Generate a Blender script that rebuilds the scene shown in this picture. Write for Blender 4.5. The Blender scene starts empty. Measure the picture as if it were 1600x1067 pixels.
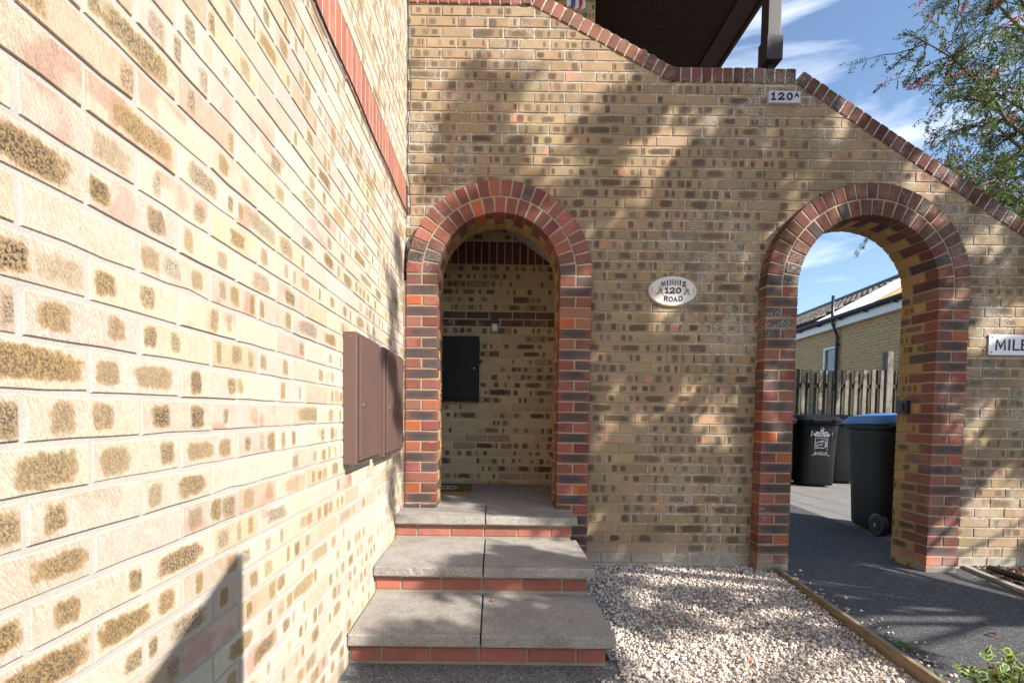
import bpy, bmesh, math, random
import numpy as np
from mathutils import Matrix, Vector

# ---------------------------------------------------------------- camera, sky, sun, exposure
sc = bpy.context.scene
COL = sc.collection
H0 = 1.18                      # eye height: everything below is laid out from the eye, then lifted by H0
FPX, CX, CY, PITCH, YAW, ROLL = 749.06, 773.30, 673.13, .0382, .0044, .0134

def cam_axes():
    cy, sy = math.cos(YAW), math.sin(YAW); cp, sp = math.cos(PITCH), math.sin(PITCH)
    r = Vector((cy, sy * -1, 0)); f0 = Vector((sy, cy, 0))
    f = f0 * cp + Vector((0, 0, -sp)); u = f0 * sp + Vector((0, 0, cp))
    c, s = math.cos(ROLL), math.sin(ROLL)
    return r * c + u * s, f, u * c - r * s
R_, F_, U_ = cam_axes()
def pix(p):
    p = Vector(p); d = p.dot(F_)
    if d < .05: return None
    return CX + FPX * p.dot(R_) / d, CY - FPX * p.dot(U_) / d

cam = bpy.data.cameras.new('camera'); camo = bpy.data.objects.new('camera', cam); COL.objects.link(camo)
cam.sensor_width = 36; cam.lens = FPX * 36 / 1600
cam.shift_x = (800 - CX) / 1600; cam.shift_y = (CY - 533.5) / 1600
cam.clip_start = .03; cam.clip_end = 600
m = Matrix.Identity(4)
for i in range(3): m[i][0], m[i][1], m[i][2] = R_[i], U_[i], -F_[i]
m[2][3] = H0
camo.matrix_world = m; sc.camera = camo

SUN = Vector((-.64, .50, -.55)).normalized()          # the way the light travels
sun = bpy.data.lights.new('sun', 'SUN'); sun.energy = 5.0; sun.angle = math.radians(.53); sun.color = (1, .95, .88)
suno = bpy.data.objects.new('sun', sun); COL.objects.link(suno)
suno.rotation_euler = SUN.to_track_quat('-Z', 'Y').to_euler(); suno.location = (6, -5, 8)

world = bpy.data.worlds.new('World'); sc.world = world; world.use_nodes = True
wn = world.node_tree; bg = wn.nodes['Background']
sky = wn.nodes.new('ShaderNodeTexSky'); sky.sky_type = 'NISHITA'; sky.sun_disc = False
sky.sun_elevation = math.asin(-SUN.z); sky.sun_rotation = math.atan2(-SUN.x, -SUN.y)
sky.air_density = 1.0; sky.dust_density = .6; sky.ozone_density = 2.0
tc = wn.nodes.new('ShaderNodeTexCoord'); mp = wn.nodes.new('ShaderNodeMapping')
mp.inputs['Rotation'].default_value = (0, math.radians(-22), math.radians(-20)); mp.inputs['Scale'].default_value = (.8, 2.2, 8.5)
wn.links.new(tc.outputs['Generated'], mp.inputs['Vector'])
cn = wn.nodes.new('ShaderNodeTexNoise'); cn.inputs['Scale'].default_value = 1.7; cn.inputs['Detail'].default_value = 9
cn.inputs['Roughness'].default_value = .56; cn.inputs['Distortion'].default_value = .5
wn.links.new(mp.outputs[0], cn.inputs['Vector'])
cr = wn.nodes.new('ShaderNodeMapRange'); cr.inputs['From Min'].default_value = .53; cr.inputs['From Max'].default_value = .74
cr.inputs['To Max'].default_value = .55
wn.links.new(cn.outputs['Fac'], cr.inputs['Value'])
cm = wn.nodes.new('ShaderNodeMix'); cm.data_type = 'RGBA'
wn.links.new(cr.outputs[0], cm.inputs['Factor']); wn.links.new(sky.outputs[0], cm.inputs[6]); cm.inputs[7].default_value = (7.5, 7.9, 8.6, 1)
wn.links.new(cm.outputs[2], bg.inputs['Color']); bg.inputs['Strength'].default_value = .115

vs = sc.view_settings
vs.view_transform = 'Standard'; vs.look = 'None'; vs.gamma = 1; vs.use_curve_mapping = False
vs.exposure = 1.04
sc.cycles.use_denoising = True; sc.cycles.use_adaptive_sampling = True; sc.cycles.adaptive_threshold = .03
sc.cycles.max_bounces = 5; sc.cycles.diffuse_bounces = 3; sc.cycles.glossy_bounces = 2; sc.cycles.transmission_bounces = 2

RNG = np.random.default_rng(7); random.seed(5)

# ---------------------------------------------------------------- helpers
WL = {}
def wl(p): return WL.get(p.name, Vector((0, 0, 0))) if p else Vector((0, 0, 0))
def tag(o, label=None, cat=None, group=None, kind=None):
    if label: o['label'] = label
    if cat: o['category'] = cat
    if group: o['group'] = group
    if kind: o['kind'] = kind
    return o
def thing(name, label, cat, loc=(0, 0, 0), group=None, rz=0):
    o = bpy.data.objects.new(name, None); COL.objects.link(o); o.empty_display_size = .1
    o.location = loc; o.rotation_euler = (0, 0, rz); WL[o.name] = Vector(loc)
    return tag(o, label, cat, group)
def link(name, me, parent=None, mat=None, loc=None, rot=None):
    o = bpy.data.objects.new(name, me); COL.objects.link(o)
    if mat and not me.materials: me.materials.append(mat)
    pl = wl(parent)
    w = Vector(loc) if loc is not None else pl
    o.location = w - pl; WL[o.name] = w
    if rot: o.rotation_euler = rot
    if parent: o.parent = parent
    return o
def mesh(name, V, F, mat=None, smooth=False, attrs=None):
    me = bpy.data.meshes.new(name); me.from_pydata([tuple(v) for v in V], [], F)
    if mat: me.materials.append(mat)
    if smooth: me.shade_smooth() if hasattr(me, 'shade_smooth') else None
    for k, (tp, arr) in (attrs or {}).items():
        a = me.attributes.new(k, tp, 'POINT'); arr = np.asarray(arr, dtype=np.float32)
        a.data.foreach_set('color' if tp == 'FLOAT_COLOR' else 'vector' if tp == 'FLOAT_VECTOR' else 'value', arr.ravel())
    me.update(); return me
class MB:
    def __init__(s): s.V = []; s.F = []; s.T = []
    def add(s, V, F, tint=None):
        n = len(s.V); s.V += [tuple(v) for v in V]; s.F += [tuple(i + n for i in f) for f in F]
        s.T += [tint or (1, 1, 1, 1)] * len(V); return s
    def box(s, x0, x1, y0, y1, z0, z1, M=None):
        V = [Vector((x, y, z)) for z in (z0, z1) for y in (y0, y1) for x in (x0, x1)]
        if M: V = [M @ v for v in V]
        return s.add(V, [(0, 2, 3, 1), (4, 5, 7, 6), (0, 1, 5, 4), (2, 6, 7, 3), (0, 4, 6, 2), (1, 3, 7, 5)])
    def tube(s, pts, r, n=8, cap=True):
        pts = [Vector(p) for p in pts]; k = len(pts)
        rs = list(r) if hasattr(r, '__len__') else [r] * k
        V = []; a = None
        for i, p in enumerate(pts):
            t = (pts[min(i + 1, k - 1)] - pts[max(i - 1, 0)]).normalized()
            if a is None: a = t.cross(Vector((0, 0, 1)) if abs(t.z) < .9 else Vector((1, 0, 0))).normalized()
            a = (a - t * a.dot(t)).normalized(); b = t.cross(a)
            V += [p + (a * math.cos(2 * math.pi * j / n) + b * math.sin(2 * math.pi * j / n)) * rs[i] for j in range(n)]
        F = [(i * n + j, i * n + (j + 1) % n, (i + 1) * n + (j + 1) % n, (i + 1) * n + j) for i in range(k - 1) for j in range(n)]
        if cap: F += [tuple(range(n))[::-1], tuple(range((k - 1) * n, k * n))]
        return s.add(V, F)
    def prism(s, poly, y0, y1):                       # an outline in x,z drawn from y0 to y1
        n = len(poly); V = [(x, y0, z) for x, z in poly] + [(x, y1, z) for x, z in poly]
        return s.add(V, [tuple(range(n)), tuple(range(n, 2 * n))[::-1]] + [(i + n, (i + 1) % n + n, (i + 1) % n, i) for i in range(n)])
    def build(s, name, mat, parent=None, smooth=False, loc=None, bevel=0, rot=None, tint=False, local=False):
        w = Vector(loc) if loc is not None else wl(parent)
        off = Vector((0, 0, 0)) if local else w
        me = mesh(name, [Vector(v) - off for v in s.V], s.F, mat, attrs={'tint': ('FLOAT_COLOR', s.T)} if tint else None)
        if bevel:
            bm = bmesh.new(); bm.from_mesh(me)
            bmesh.ops.bevel(bm, geom=list(bm.edges), offset=bevel, segments=2, affect='EDGES', profile=.6); bm.to_mesh(me); bm.free()
        if smooth:
            for p in me.polygons: p.use_smooth = True
        return link(name, me, parent, loc=w, rot=rot)

# ---------------------------------------------------------------- materials
class G:
    def __init__(s, name, rough=.9, spec=.2):
        s.m = bpy.data.materials.new(name); s.m.use_nodes = True; s.t = s.m.node_tree
        s.b = s.t.nodes['Principled BSDF']; s.b.inputs['Roughness'].default_value = rough
        s.b.inputs['Specular IOR Level'].default_value = spec
    def n(s, tp, **k):
        nd = s.t.nodes.new(tp)
        for a, v in k.items(): setattr(nd, a, v)
        return nd
    def put(s, sock, v):
        if hasattr(v, 'links') or hasattr(v, 'is_linked'): s.t.links.new(v, sock)
        elif v is not None: sock.default_value = v
    def math(s, op, a, b=None, c=None, clamp=False):
        nd = s.n('ShaderNodeMath', operation=op, use_clamp=clamp)
        for i, v in enumerate((a, b, c)): s.put(nd.inputs[i], v)
        return nd.outputs[0]
    def mix(s, f, a, b, blend='MIX'):
        nd = s.n('ShaderNodeMix', data_type='RGBA', blend_type=blend)
        s.put(nd.inputs[0], f)
        for i, v in ((6, a), (7, b)):
            if isinstance(v, (tuple, list)): v = (*v[:3], 1)
            s.put(nd.inputs[i], v)
        return nd.outputs[2]
    def rng(s, v, a, b, c=0., d=1., sm=True):
        nd = s.n('ShaderNodeMapRange', interpolation_type='SMOOTHSTEP' if sm else 'LINEAR')
        for i, x in enumerate((v, a, b, c, d)): s.put(nd.inputs[i], x)
        return nd.outputs[0]
    def noise(s, vec, scale, detail=3, rough=.55, dist=0, out='Fac'):
        nd = s.n('ShaderNodeTexNoise'); s.put(nd.inputs['Vector'], vec)
        nd.inputs['Scale'].default_value = scale; nd.inputs['Detail'].default_value = detail
        nd.inputs['Roughness'].default_value = rough; nd.inputs['Distortion'].default_value = dist
        return nd.outputs[out]
    def map(s, vec, scale=(1, 1, 1), rot=(0, 0, 0), loc=(0, 0, 0)):
        nd = s.n('ShaderNodeMapping'); s.put(nd.inputs[0], vec)
        nd.inputs['Scale'].default_value = scale; nd.inputs['Rotation'].default_value = rot; nd.inputs['Location'].default_value = loc
        return nd.outputs[0]
    def attr(s, name, out='Color'): return s.n('ShaderNodeAttribute', attribute_name=name).outputs[out]
    def pos(s): return s.n('ShaderNodeNewGeometry').outputs['Position']
    def obj(s): return s.n('ShaderNodeTexCoord').outputs['Object']
    def sep(s, v):
        nd = s.n('ShaderNodeSeparateXYZ'); s.put(nd.inputs[0], v); return nd.outputs
    def sepc(s, v):
        nd = s.n('ShaderNodeSeparateColor'); s.put(nd.inputs[0], v); return nd.outputs
    def bump(s, h, strength=.5, dist=.002, prev=None):
        nd = s.n('ShaderNodeBump'); nd.inputs['Strength'].default_value = strength; nd.inputs['Distance'].default_value = dist
        s.put(nd.inputs['Height'], h)
        if prev is not None: s.put(nd.inputs['Normal'], prev)
        return nd.outputs[0]
    def done(s, col=None, normal=None, rough=None):
        if isinstance(col, (tuple, list)): col = (*col[:3], 1)
        s.put(s.b.inputs['Base Color'], col)
        if normal is not None: s.put(s.b.inputs['Normal'], normal)
        if rough is not None: s.put(s.b.inputs['Roughness'], rough)
        return s.m

def brick_mat(name, fringe, dark, ridge=.0, speck=.0, old=0., redden=(.55, .26, .17), zh=.0265, wobble=.65, sooty=.35):
    g = G(name, .92, .15)
    loc = g.attr('loc', 'Vector'); x, y, z = g.sep(loc)[:3]
    wp = g.pos()
    tint = g.n('ShaderNodeAttribute', attribute_name='tint'); base = tint.outputs['Color']
    wob = g.noise(wp, 55, 3, .6); wob = g.math('SUBTRACT', wob, .5)
    fine = g.noise(wp, 420, 2, .6); grit = g.rng(g.noise(wp, 240, 3, .75), .46, .56, 1 - speck, 1); soft = g.rng(fine, .2, .55, .65, 1)
    # a soft blotch of another firing across part of the brick
    blot = g.rng(g.noise(wp, 9, 2, .5), .5, .62); pink = g.math('MULTIPLY', blot, tint.outputs['Alpha'])
    col = g.mix(g.math('MULTIPLY', pink, .75), base, redden)
    col = g.mix(g.rng(g.noise(wp, 26, 4, .65), .35, .75, 0, .35), col, g.mix(1, col, (.72, .66, .6), 'MULTIPLY'))
    fr = g.mix(g.rng(g.noise(wp, 7, 2), .35, .65), fringe, tuple((1 - sooty) * a_ + sooty * b_ for a_, b_ in zip(fringe, dark)))
    wn_ = g.sepc(g.noise(wp, 5.5, 1, .5, 0, 'Color')); zo = g.math('MULTIPLY', g.math('SUBTRACT', wn_[0], .5), .018)
    zw = g.math('MULTIPLY', g.rng(wn_[1], .3, .7, .82, 1.14), zh)
    for nm in ('spa', 'spb', 'spc'):
        a = g.n('ShaderNodeAttribute', attribute_name=nm); c = g.sepc(a.outputs['Color'])
        dx = g.math('DIVIDE', g.math('SUBTRACT', x, c[0]), g.math('ADD', c[1], .0005))
        dz = g.math('DIVIDE', g.math('ADD', z, zo), zw)
        dx2 = g.math('MULTIPLY', dx, dx); dz2 = g.math('MULTIPLY', dz, dz)
        q = g.math('POWER', g.math('ADD', g.math('MULTIPLY', dx2, dx2), g.math('MULTIPLY', dz2, dz2)), .25)
        q = g.math('ADD', q, g.math('MULTIPLY', wob, wobble))
        mo = g.math('MULTIPLY', g.rng(q, .76, 1.08, 1, 0), c[2])
        mo = g.math('MULTIPLY', mo, soft)
        md = g.math('MULTIPLY', g.rng(q, .50, 1.05, 1, 0), g.math('POWER', a.outputs['Alpha'], .45))
        md = g.math('MULTIPLY', md, grit)
        col = g.mix(mo, col, fr); col = g.mix(md, col, dark)
    # sand and pits
    col = g.mix(g.rng(g.noise(wp, 750, 2, .7), .62, .75, 0, .5), col, g.mix(1, col, (.45, .4, .36), 'MULTIPLY'))
    if old:
        P = g.sep(wp)
        up = g.rng(P[2], .9, 3.6, 0, .55, False); rt = g.rng(P[0], -.2, 2.6, 0, .6, False)
        zone = g.math('ADD', g.noise(wp, .9, 3, .6), g.math('MULTIPLY', g.math('ADD', up, rt), .28))
        z1 = g.rng(zone, .60, .84)
        grime = g.math('MULTIPLY', g.rng(g.noise(wp, 5, 5, .65), .38, .68), g.rng(zone, .5, .9, .25, 1))
        col = g.mix(g.math('MULTIPLY', grime, .75 * old), col, (.155, .125, .085))
        damp = g.math('MULTIPLY', g.rng(P[2], .04, .24, 1, 0), old)
        col = g.mix(g.math('MULTIPLY', damp, g.rng(g.noise(wp, 7, 3), .25, .6, .2, .8)), col, (.42, .40, .34))
        eff = g.math('MULTIPLY', g.rng(g.noise(wp, 140, 4, .75), .50, .62), g.rng(g.noise(wp, 4, 4, .65), .46, .60))
        eff = g.math('MULTIPLY', eff, g.math('MULTIPLY', z1, old))
        col = g.mix(g.math('MULTIPLY', eff, .9), col, (.66, .64, .60))
    h = g.math('ADD', g.math('MULTIPLY', fine, .5), g.math('MULTIPLY', g.noise(wp, 110, 3, .6), .5))
    nm = g.bump(h, .55, .0022)
    if ridge:
        rv = g.map(g.map(loc, (1, 1, 1), (0, math.radians(32), 0)), (300, 30, 55))
        rr = g.rng(g.noise(rv, 1, 4, .7, .8), .30, .66)
        nm = g.bump(rr, ridge, .0016, nm)
        col = g.mix(g.rng(rr, .0, .35, .35, 0), col, g.mix(1, col, (.7, .6, .5), 'MULTIPLY'))
    return g.done(col, nm)

def mortar_mat(name, a, b, old=0):
    g = G(name, .95, .1); wp = g.pos()
    col = g.mix(g.noise(wp, 14, 4, .65), a, b)
    col = g.mix(g.rng(g.noise(wp, 500, 2, .7), .55, .72, 0, .5), col, g.mix(1, col, (.55, .52, .48), 'MULTIPLY'))
    if old:
        P = g.sep(wp)
        zone = g.math('ADD', g.noise(wp, .9, 3, .6), g.math('MULTIPLY', g.math('ADD', g.rng(P[2], .9, 3.6, 0, .55, False), g.rng(P[0], -.2, 2.6, 0, .6, False)), .28))
        eff = g.math('MULTIPLY', g.rng(g.noise(wp, 30, 4, .75), .42, .56), g.rng(zone, .54, .76))
        col = g.mix(g.math('MULTIPLY', eff, .6), col, (.64, .62, .58))
        col = g.mix(g.math('MULTIPLY', g.rng(g.noise(wp, 6, 4, .6), .45, .7), .4), col, (.20, .18, .15))
    return g.done(col, g.bump(g.noise(wp, 260, 4, .7), .6, .0025))

def plain(name, col, rough=.5, spec=.4, var=.12, scale=20, bump=0, bscale=200, metal=0):
    g = G(name, rough, spec); p = g.pos()
    c = g.mix(g.noise(p, scale, 4, .65), tuple(v * (1 - var) for v in col), tuple(min(1, v * (1 + var)) for v in col))
    g.b.inputs['Metallic'].default_value = metal
    return g.done(c, g.bump(g.noise(p, bscale, 3), bump, .002) if bump else None)

def tint_mat(name, rough=.9, spec=.15, var=.35, scale=60, bump=.4, bscale=250, trans=0):
    g = G(name, rough, spec); p = g.pos(); base = g.attr('tint')
    c = g.mix(g.rng(g.noise(p, scale, 4, .65), .3, .75, 0, var), base, g.mix(1, base, (.45, .42, .4), 'MULTIPLY'))
    m = g.done(c, g.bump(g.noise(p, bscale, 3), bump, .002) if bump else None)
    if trans:
        tr = g.n('ShaderNodeBsdfTranslucent'); g.put(tr.inputs[0], g.mix(1, base, (1.5, 1.7, .7), 'MULTIPLY'))
        ms = g.n('ShaderNodeMixShader'); ms.inputs[0].default_value = trans
        g.t.links.new(g.b.outputs[0], ms.inputs[1]); g.t.links.new(tr.outputs[0], ms.inputs[2])
        g.t.links.new(ms.outputs[0], g.t.nodes['Material Output'].inputs['Surface'])
    return m

def concrete_mat():
    g = G('concrete', .95, .1); p = g.pos()
    c = g.mix(g.noise(p, 5, 5, .65), (.27, .245, .215), (.41, .375, .33))
    c = g.mix(g.rng(g.noise(p, 2.6, 5, .7), .42, .68, 0, .6), c, (.18, .16, .135))
    v = g.n('ShaderNodeTexVoronoi'); g.put(v.inputs['Vector'], p); v.inputs['Scale'].default_value = 260
    sp = g.sepc(v.outputs['Color'])
    c = g.mix(g.rng(sp[0], .7, .95, 0, .5), c, (.50, .47, .42)); c = g.mix(g.rng(sp[1], .72, .95, 0, .6), c, (.10, .09, .08))
    P = g.sep(p)
    return g.done(c, g.bump(g.noise(p, 300, 4, .7), .6, .003))
def asphalt_mat(name, a=(.050, .050, .052), b=(.090, .089, .090), chip=(.30, .29, .28), sc_=190):
    g = G(name, .85, .3); p = g.pos()
    c = g.mix(g.noise(p, 3, 5, .6), a, b)
    v = g.n('ShaderNodeTexVoronoi'); g.put(v.inputs['Vector'], p); v.inputs['Scale'].default_value = sc_
    sp = g.sepc(v.outputs['Color'])
    c = g.mix(g.rng(sp[0], .6, .98, 0, .5), c, chip); c = g.mix(g.rng(sp[1], .6, .95, 0, .6), c, (.02, .02, .022))
    h = g.math('MULTIPLY', v.outputs['Distance'], -1.)
    return g.done(c, g.bump(g.math('ADD', h, g.noise(p, 60, 3)), .8, .004))
def timber_mat(name, a, b, axis=(60, 60, 4)):
    g = G(name, .9, .15); o = g.pos()
    gr = g.noise(g.map(o, axis), 1, 5, .65, .6)
    c = g.mix(g.rng(gr, .3, .7), a, b); c = g.mix(g.rng(g.noise(o, 9, 4), .45, .7, 0, .5), c, tuple(v * .55 for v in a))
    return g.done(c, g.bump(gr, .5, .003))

M = {}
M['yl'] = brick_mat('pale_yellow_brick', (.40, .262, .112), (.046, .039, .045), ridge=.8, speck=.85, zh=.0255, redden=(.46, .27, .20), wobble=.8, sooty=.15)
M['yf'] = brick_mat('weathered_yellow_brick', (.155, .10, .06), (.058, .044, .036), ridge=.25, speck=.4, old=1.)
M['yp'] = brick_mat('porch_yellow_brick', (.19, .115, .065), (.06, .046, .04), ridge=.2, speck=.4)
M['red'] = brick_mat('red_brick', (.088, .070, .070), (.040, .036, .038), speck=.5, old=.6, redden=(.10, .05, .045))
M['smooth_red'] = brick_mat('smooth_red_brick', (.22, .10, .09), (.1, .06, .06), speck=.3, redden=(.2, .1, .1))
M['ml'] = mortar_mat('pale_mortar', (.335, .315, .28), (.435, .415, .375))
M['mf'] = mortar_mat('weathered_mortar', (.24, .20, .15), (.35, .30, .235), 1)
M['mp'] = mortar_mat('buff_mortar', (.27, .215, .15), (.38, .315, .23))
M['mpp'] = mortar_mat('porch_mortar', (.46, .38, .27), (.60, .52, .39))
M['concrete'] = concrete_mat()
M['asphalt'] = asphalt_mat('asphalt')
M['asphalt2'] = asphalt_mat('worn_asphalt', (.09, .088, .085), (.20, .195, .185), (.42, .41, .38), 150)
g = G('brown_plastic', .45, .35); p_ = g.pos()
c_ = g.mix(g.noise(p_, 6, 4, .6), (.10, .060, .049), (.135, .082, .068))
c_ = g.mix(g.rng(g.noise(g.map(p_, (120, 120, 3)), 1, 4, .7), .58, .75, 0, .45), c_, (.20, .135, .115))
c_ = g.mix(g.rng(g.noise(g.map(p_, (30, 260, 60), (.5, .4, .3)), 1, 2, .6), .70, .74, 0, .6), c_, (.32, .25, .22))
M['brown'] = g.done(c_, g.bump(g.noise(p_, 300, 2), .06, .002))
M['brownwood'] = plain('dark_brown_paint', (.055, .032, .026), .45, .4, .2, 6, .2, 60)
M['soffit'] = plain('dark_shaded_boards', (.042, .024, .017), .7, .2, .3, 8, .2, 60)  # dark brown boards with the shade under the canopy put into the colour
M['greypost'] = plain('grey_brown_paint', (.030, .022, .021), .5, .3, .2, 12, .15, 80)
g = G('worn_print', .7, .2); M['worn_print'] = g.done(g.mix(g.rng(g.noise(g.pos(), 60, 5, .75), .42, .58), (.02, .021, .025), (.33, .35, .40)))
M['terracotta'] = plain('terracotta', (.20, .075, .045), .9, .1, .3, 30, .3, 100)
M['black'] = plain('black_plastic', (.012, .012, .014), .45, .4, .3, 20, .05, 200)
M['blackbox'] = plain('black_painted_metal', (.010, .008, .007), .55, .25, .3, 12, .04, 200)
M['bin'] = plain('bin_plastic', (.008, .0085, .010), .55, .25, .35, 7, .15, 250)
M['binbrown'] = plain('dusty_bin_plastic', (.015, .0135, .013), .6, .22, .3, 6, .15, 250)
M['blue'] = plain('blue_lid_plastic', (.08, .19, .46), .45, .4, .15, 10, .05, 200)
M['white'] = plain('white_paint', (.78, .78, .77), .45, .4, .06, 14)
M['plaster'] = plain('pale_plaster', (.62, .60, .56), .9, .1, .1, 6, .2, 60)
M['enamel'] = plain('white_enamel', (.57, .535, .48), .3, .5, .12, 40)
M['clay'] = plain('brown_glazed_rim', (.36, .25, .16), .45, .4, .25, 60)
M['ink'] = plain('dark_ink', (.02, .017, .024), .5, .3, .2, 80)
M['gold'] = plain('ochre_glaze', (.34, .22, .10), .5, .3, .3, 120)
M['inkblue'] = plain('blue_glaze', (.07, .11, .25), .5, .3, .2, 80)
M['sign'] = plain('sign_white', (.66, .68, .74), .4, .4, .05, 20)
M['signblack'] = plain('sign_black', (.015, .015, .017), .5, .3, .1, 20)
M['stoneplaque'] = plain('pale_grey_ceramic', (.47, .45, .50), .5, .3, .12, 60)
M['steel'] = plain('dull_steel', (.35, .34, .33), .35, .5, .2, 60, metal=.8)
M['edge_wood'] = timber_mat('timber_edging', (.21, .155, .095), (.34, .275, .185), (6, 6, 90))
M['fence'] = timber_mat('weathered_fence', (.13, .115, .10), (.25, .225, .20), (45, 45, 3))
M['fence_back'] = timber_mat('shaded_fence', (.06, .055, .032), (.15, .145, .085), (45, 45, 3))  # back boards: shade and greenish sunlit patches put into the board colour
M['gravel'] = tint_mat('limestone_gravel', .9, .15, .4, 120, .5, 300)
M['gravelbed'] = plain('gravel_fines', (.52, .46, .40), .95, .1, .4, 40, .9, 120)
M['soil'] = plain('dark_soil', (.06, .042, .03), .98, .05, .5, 18, .9, 60)
M['ground'] = plain('pale_paving', (.20, .19, .175), .95, .1, .25, 3, .5, 120)
M['leaf'] = tint_mat('leaf_green', .55, .35, .3, 30, 0, 1, .3)
M['bark'] = plain('bark', (.13, .10, .08), .95, .1, .4, 25, .8, 60)
M['berry'] = plain('red_berry', (.55, .035, .02), .35, .5, .25, 40)
M['dryleaf'] = tint_mat('dry_leaf', .8, .2, .3, 80, .2, 120)
M['mat_green'] = timber_mat('coir_mat', (.07, .08, .015), (.18, .17, .04), (4, 70, 4))
M['mat_edge'] = plain('orange_mat_edge', (.35, .13, .04), .95, .05, .3, 90, .6, 300)
M['mat_pink'] = plain('pink_mat_print', (.50, .30, .36), .95, .05, .3, 90, .6, 300)
M['gutter'] = plain('dark_grey_gutter', (.03, .036, .05), .35, .5, .15, 20)
M['tile'] = tint_mat('roof_tile', .9, .15, .3, 14, .3, 60)
M['cream'] = plain('cream_boards', (.55, .38, .18), .8, .2, .15, 6)
g = G('window_glass', .05, .6); M['glass'] = g.done((.05, .07, .09)); 
g = G('far_brick', .95, .1)
bt = g.n('ShaderNodeTexBrick'); g.put(bt.inputs['Vector'], g.map(g.obj(), (1, 1, 1)))
bt.inputs['Scale'].default_value = 1; bt.inputs['Brick Width'].default_value = .225; bt.inputs['Row Height'].default_value = .075; bt.inputs['Mortar Size'].default_value = .012
bt.inputs['Color1'].default_value = (.54, .335, .125, 1); bt.inputs['Color2'].default_value = (.42, .255, .09, 1); bt.inputs['Mortar'].default_value = (.50, .44, .34, 1); bt.inputs['Bias'].default_value = -.2
M['far_brick'] = g.done(g.mix(g.rng(g.noise(g.obj(), 12, 3), .35, .7, 0, .5), bt.outputs['Color'], (.36, .225, .10)), g.bump(bt.outputs['Fac'], -.6, .006))

# ---------------------------------------------------------------- bricks
ZERO = (0, 0, 0, 0)
def inset(poly, c):
    n = len(poly); out = []
    for i in range(n):
        p0, p1, p2 = (np.array(poly[(i + k) % n]) for k in (-1, 0, 1))
        d1 = p1 - p0; d2 = p2 - p1; d1 = d1 / (np.linalg.norm(d1) + 1e-9); d2 = d2 / (np.linalg.norm(d2) + 1e-9)
        n1 = np.array([-d1[1], d1[0]]); n2 = np.array([-d2[1], d2[0]]); b = n1 + n2; k = b.dot(n1)
        out.append(tuple(p1 + b * (c / max(k, .35))))
    return out
def clip(poly, a, b, c):                              # keep a*x + b*z <= c
    out = []; n = len(poly)
    for i in range(n):
        p, q = poly[i], poly[(i + 1) % n]; dp = a * p[0] + b * p[1] - c; dq = a * q[0] + b * q[1] - c
        if dp <= 0: out.append(p)
        if (dp < 0 < dq) or (dq < 0 < dp):
            t = dp / (dp - dq); out.append((p[0] + (q[0] - p[0]) * t, p[1] + (q[1] - p[1]) * t))
    return out
def area(p): return .5 * sum(p[i][0] * p[(i + 1) % len(p)][1] - p[(i + 1) % len(p)][0] * p[i][1] for i in range(len(p)))
def rect(L, H, jag=0.):
    if not jag: return [(-L / 2, -H / 2), (L / 2, -H / 2), (L / 2, H / 2), (-L / 2, H / 2)]
    P = [(-L / 2, -H / 2), (-L / 6, -H / 2), (L / 6, -H / 2), (L / 2, -H / 2), (L / 2, 0), (L / 2, H / 2), (L / 6, H / 2), (-L / 6, H / 2), (-L / 2, H / 2), (-L / 2, 0)]
    Q = [(x + RNG.uniform(-jag, jag), z + RNG.uniform(-jag, jag)) for x, z in P]
    if RNG.random() < .4:                             # a chipped arris
        i = int(RNG.integers(0, 10)); Q[i] = (Q[i][0] * (.975 if abs(Q[i][0]) > L * .4 else 1), Q[i][1] * RNG.uniform(.82, .93))
    return Q
def brick_geo(poly, T, c=.0025):
    """outline in local x,z facing -y, front at y=0, back at y=T"""
    n = len(poly); i_ = inset(poly, c)
    V = [(x, 0, z) for x, z in i_] + [(x, c, z) for x, z in poly] + [(x, T, z) for x, z in poly]
    F = [tuple(range(n))]
    for i in range(n):
        j = (i + 1) % n
        F += [(i + n, j + n, j, i), (i + 2 * n, j + 2 * n, j + n, i + n)]
    return np.array(V), F
class Look:
    def __init__(s, tint, a=ZERO, b=ZERO, c=ZERO): s.t = tint; s.s = (a, b, c)
    def attrs(s, V):
        n = len(V)
        return {'loc': ('FLOAT_VECTOR', V), 'tint': ('FLOAT_COLOR', np.tile(s.t, (n, 1))), 'spa': ('FLOAT_COLOR', np.tile(s.s[0], (n, 1))),
                'spb': ('FLOAT_COLOR', np.tile(s.s[1], (n, 1))), 'spc': ('FLOAT_COLOR', np.tile(s.s[2], (n, 1)))}
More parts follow.
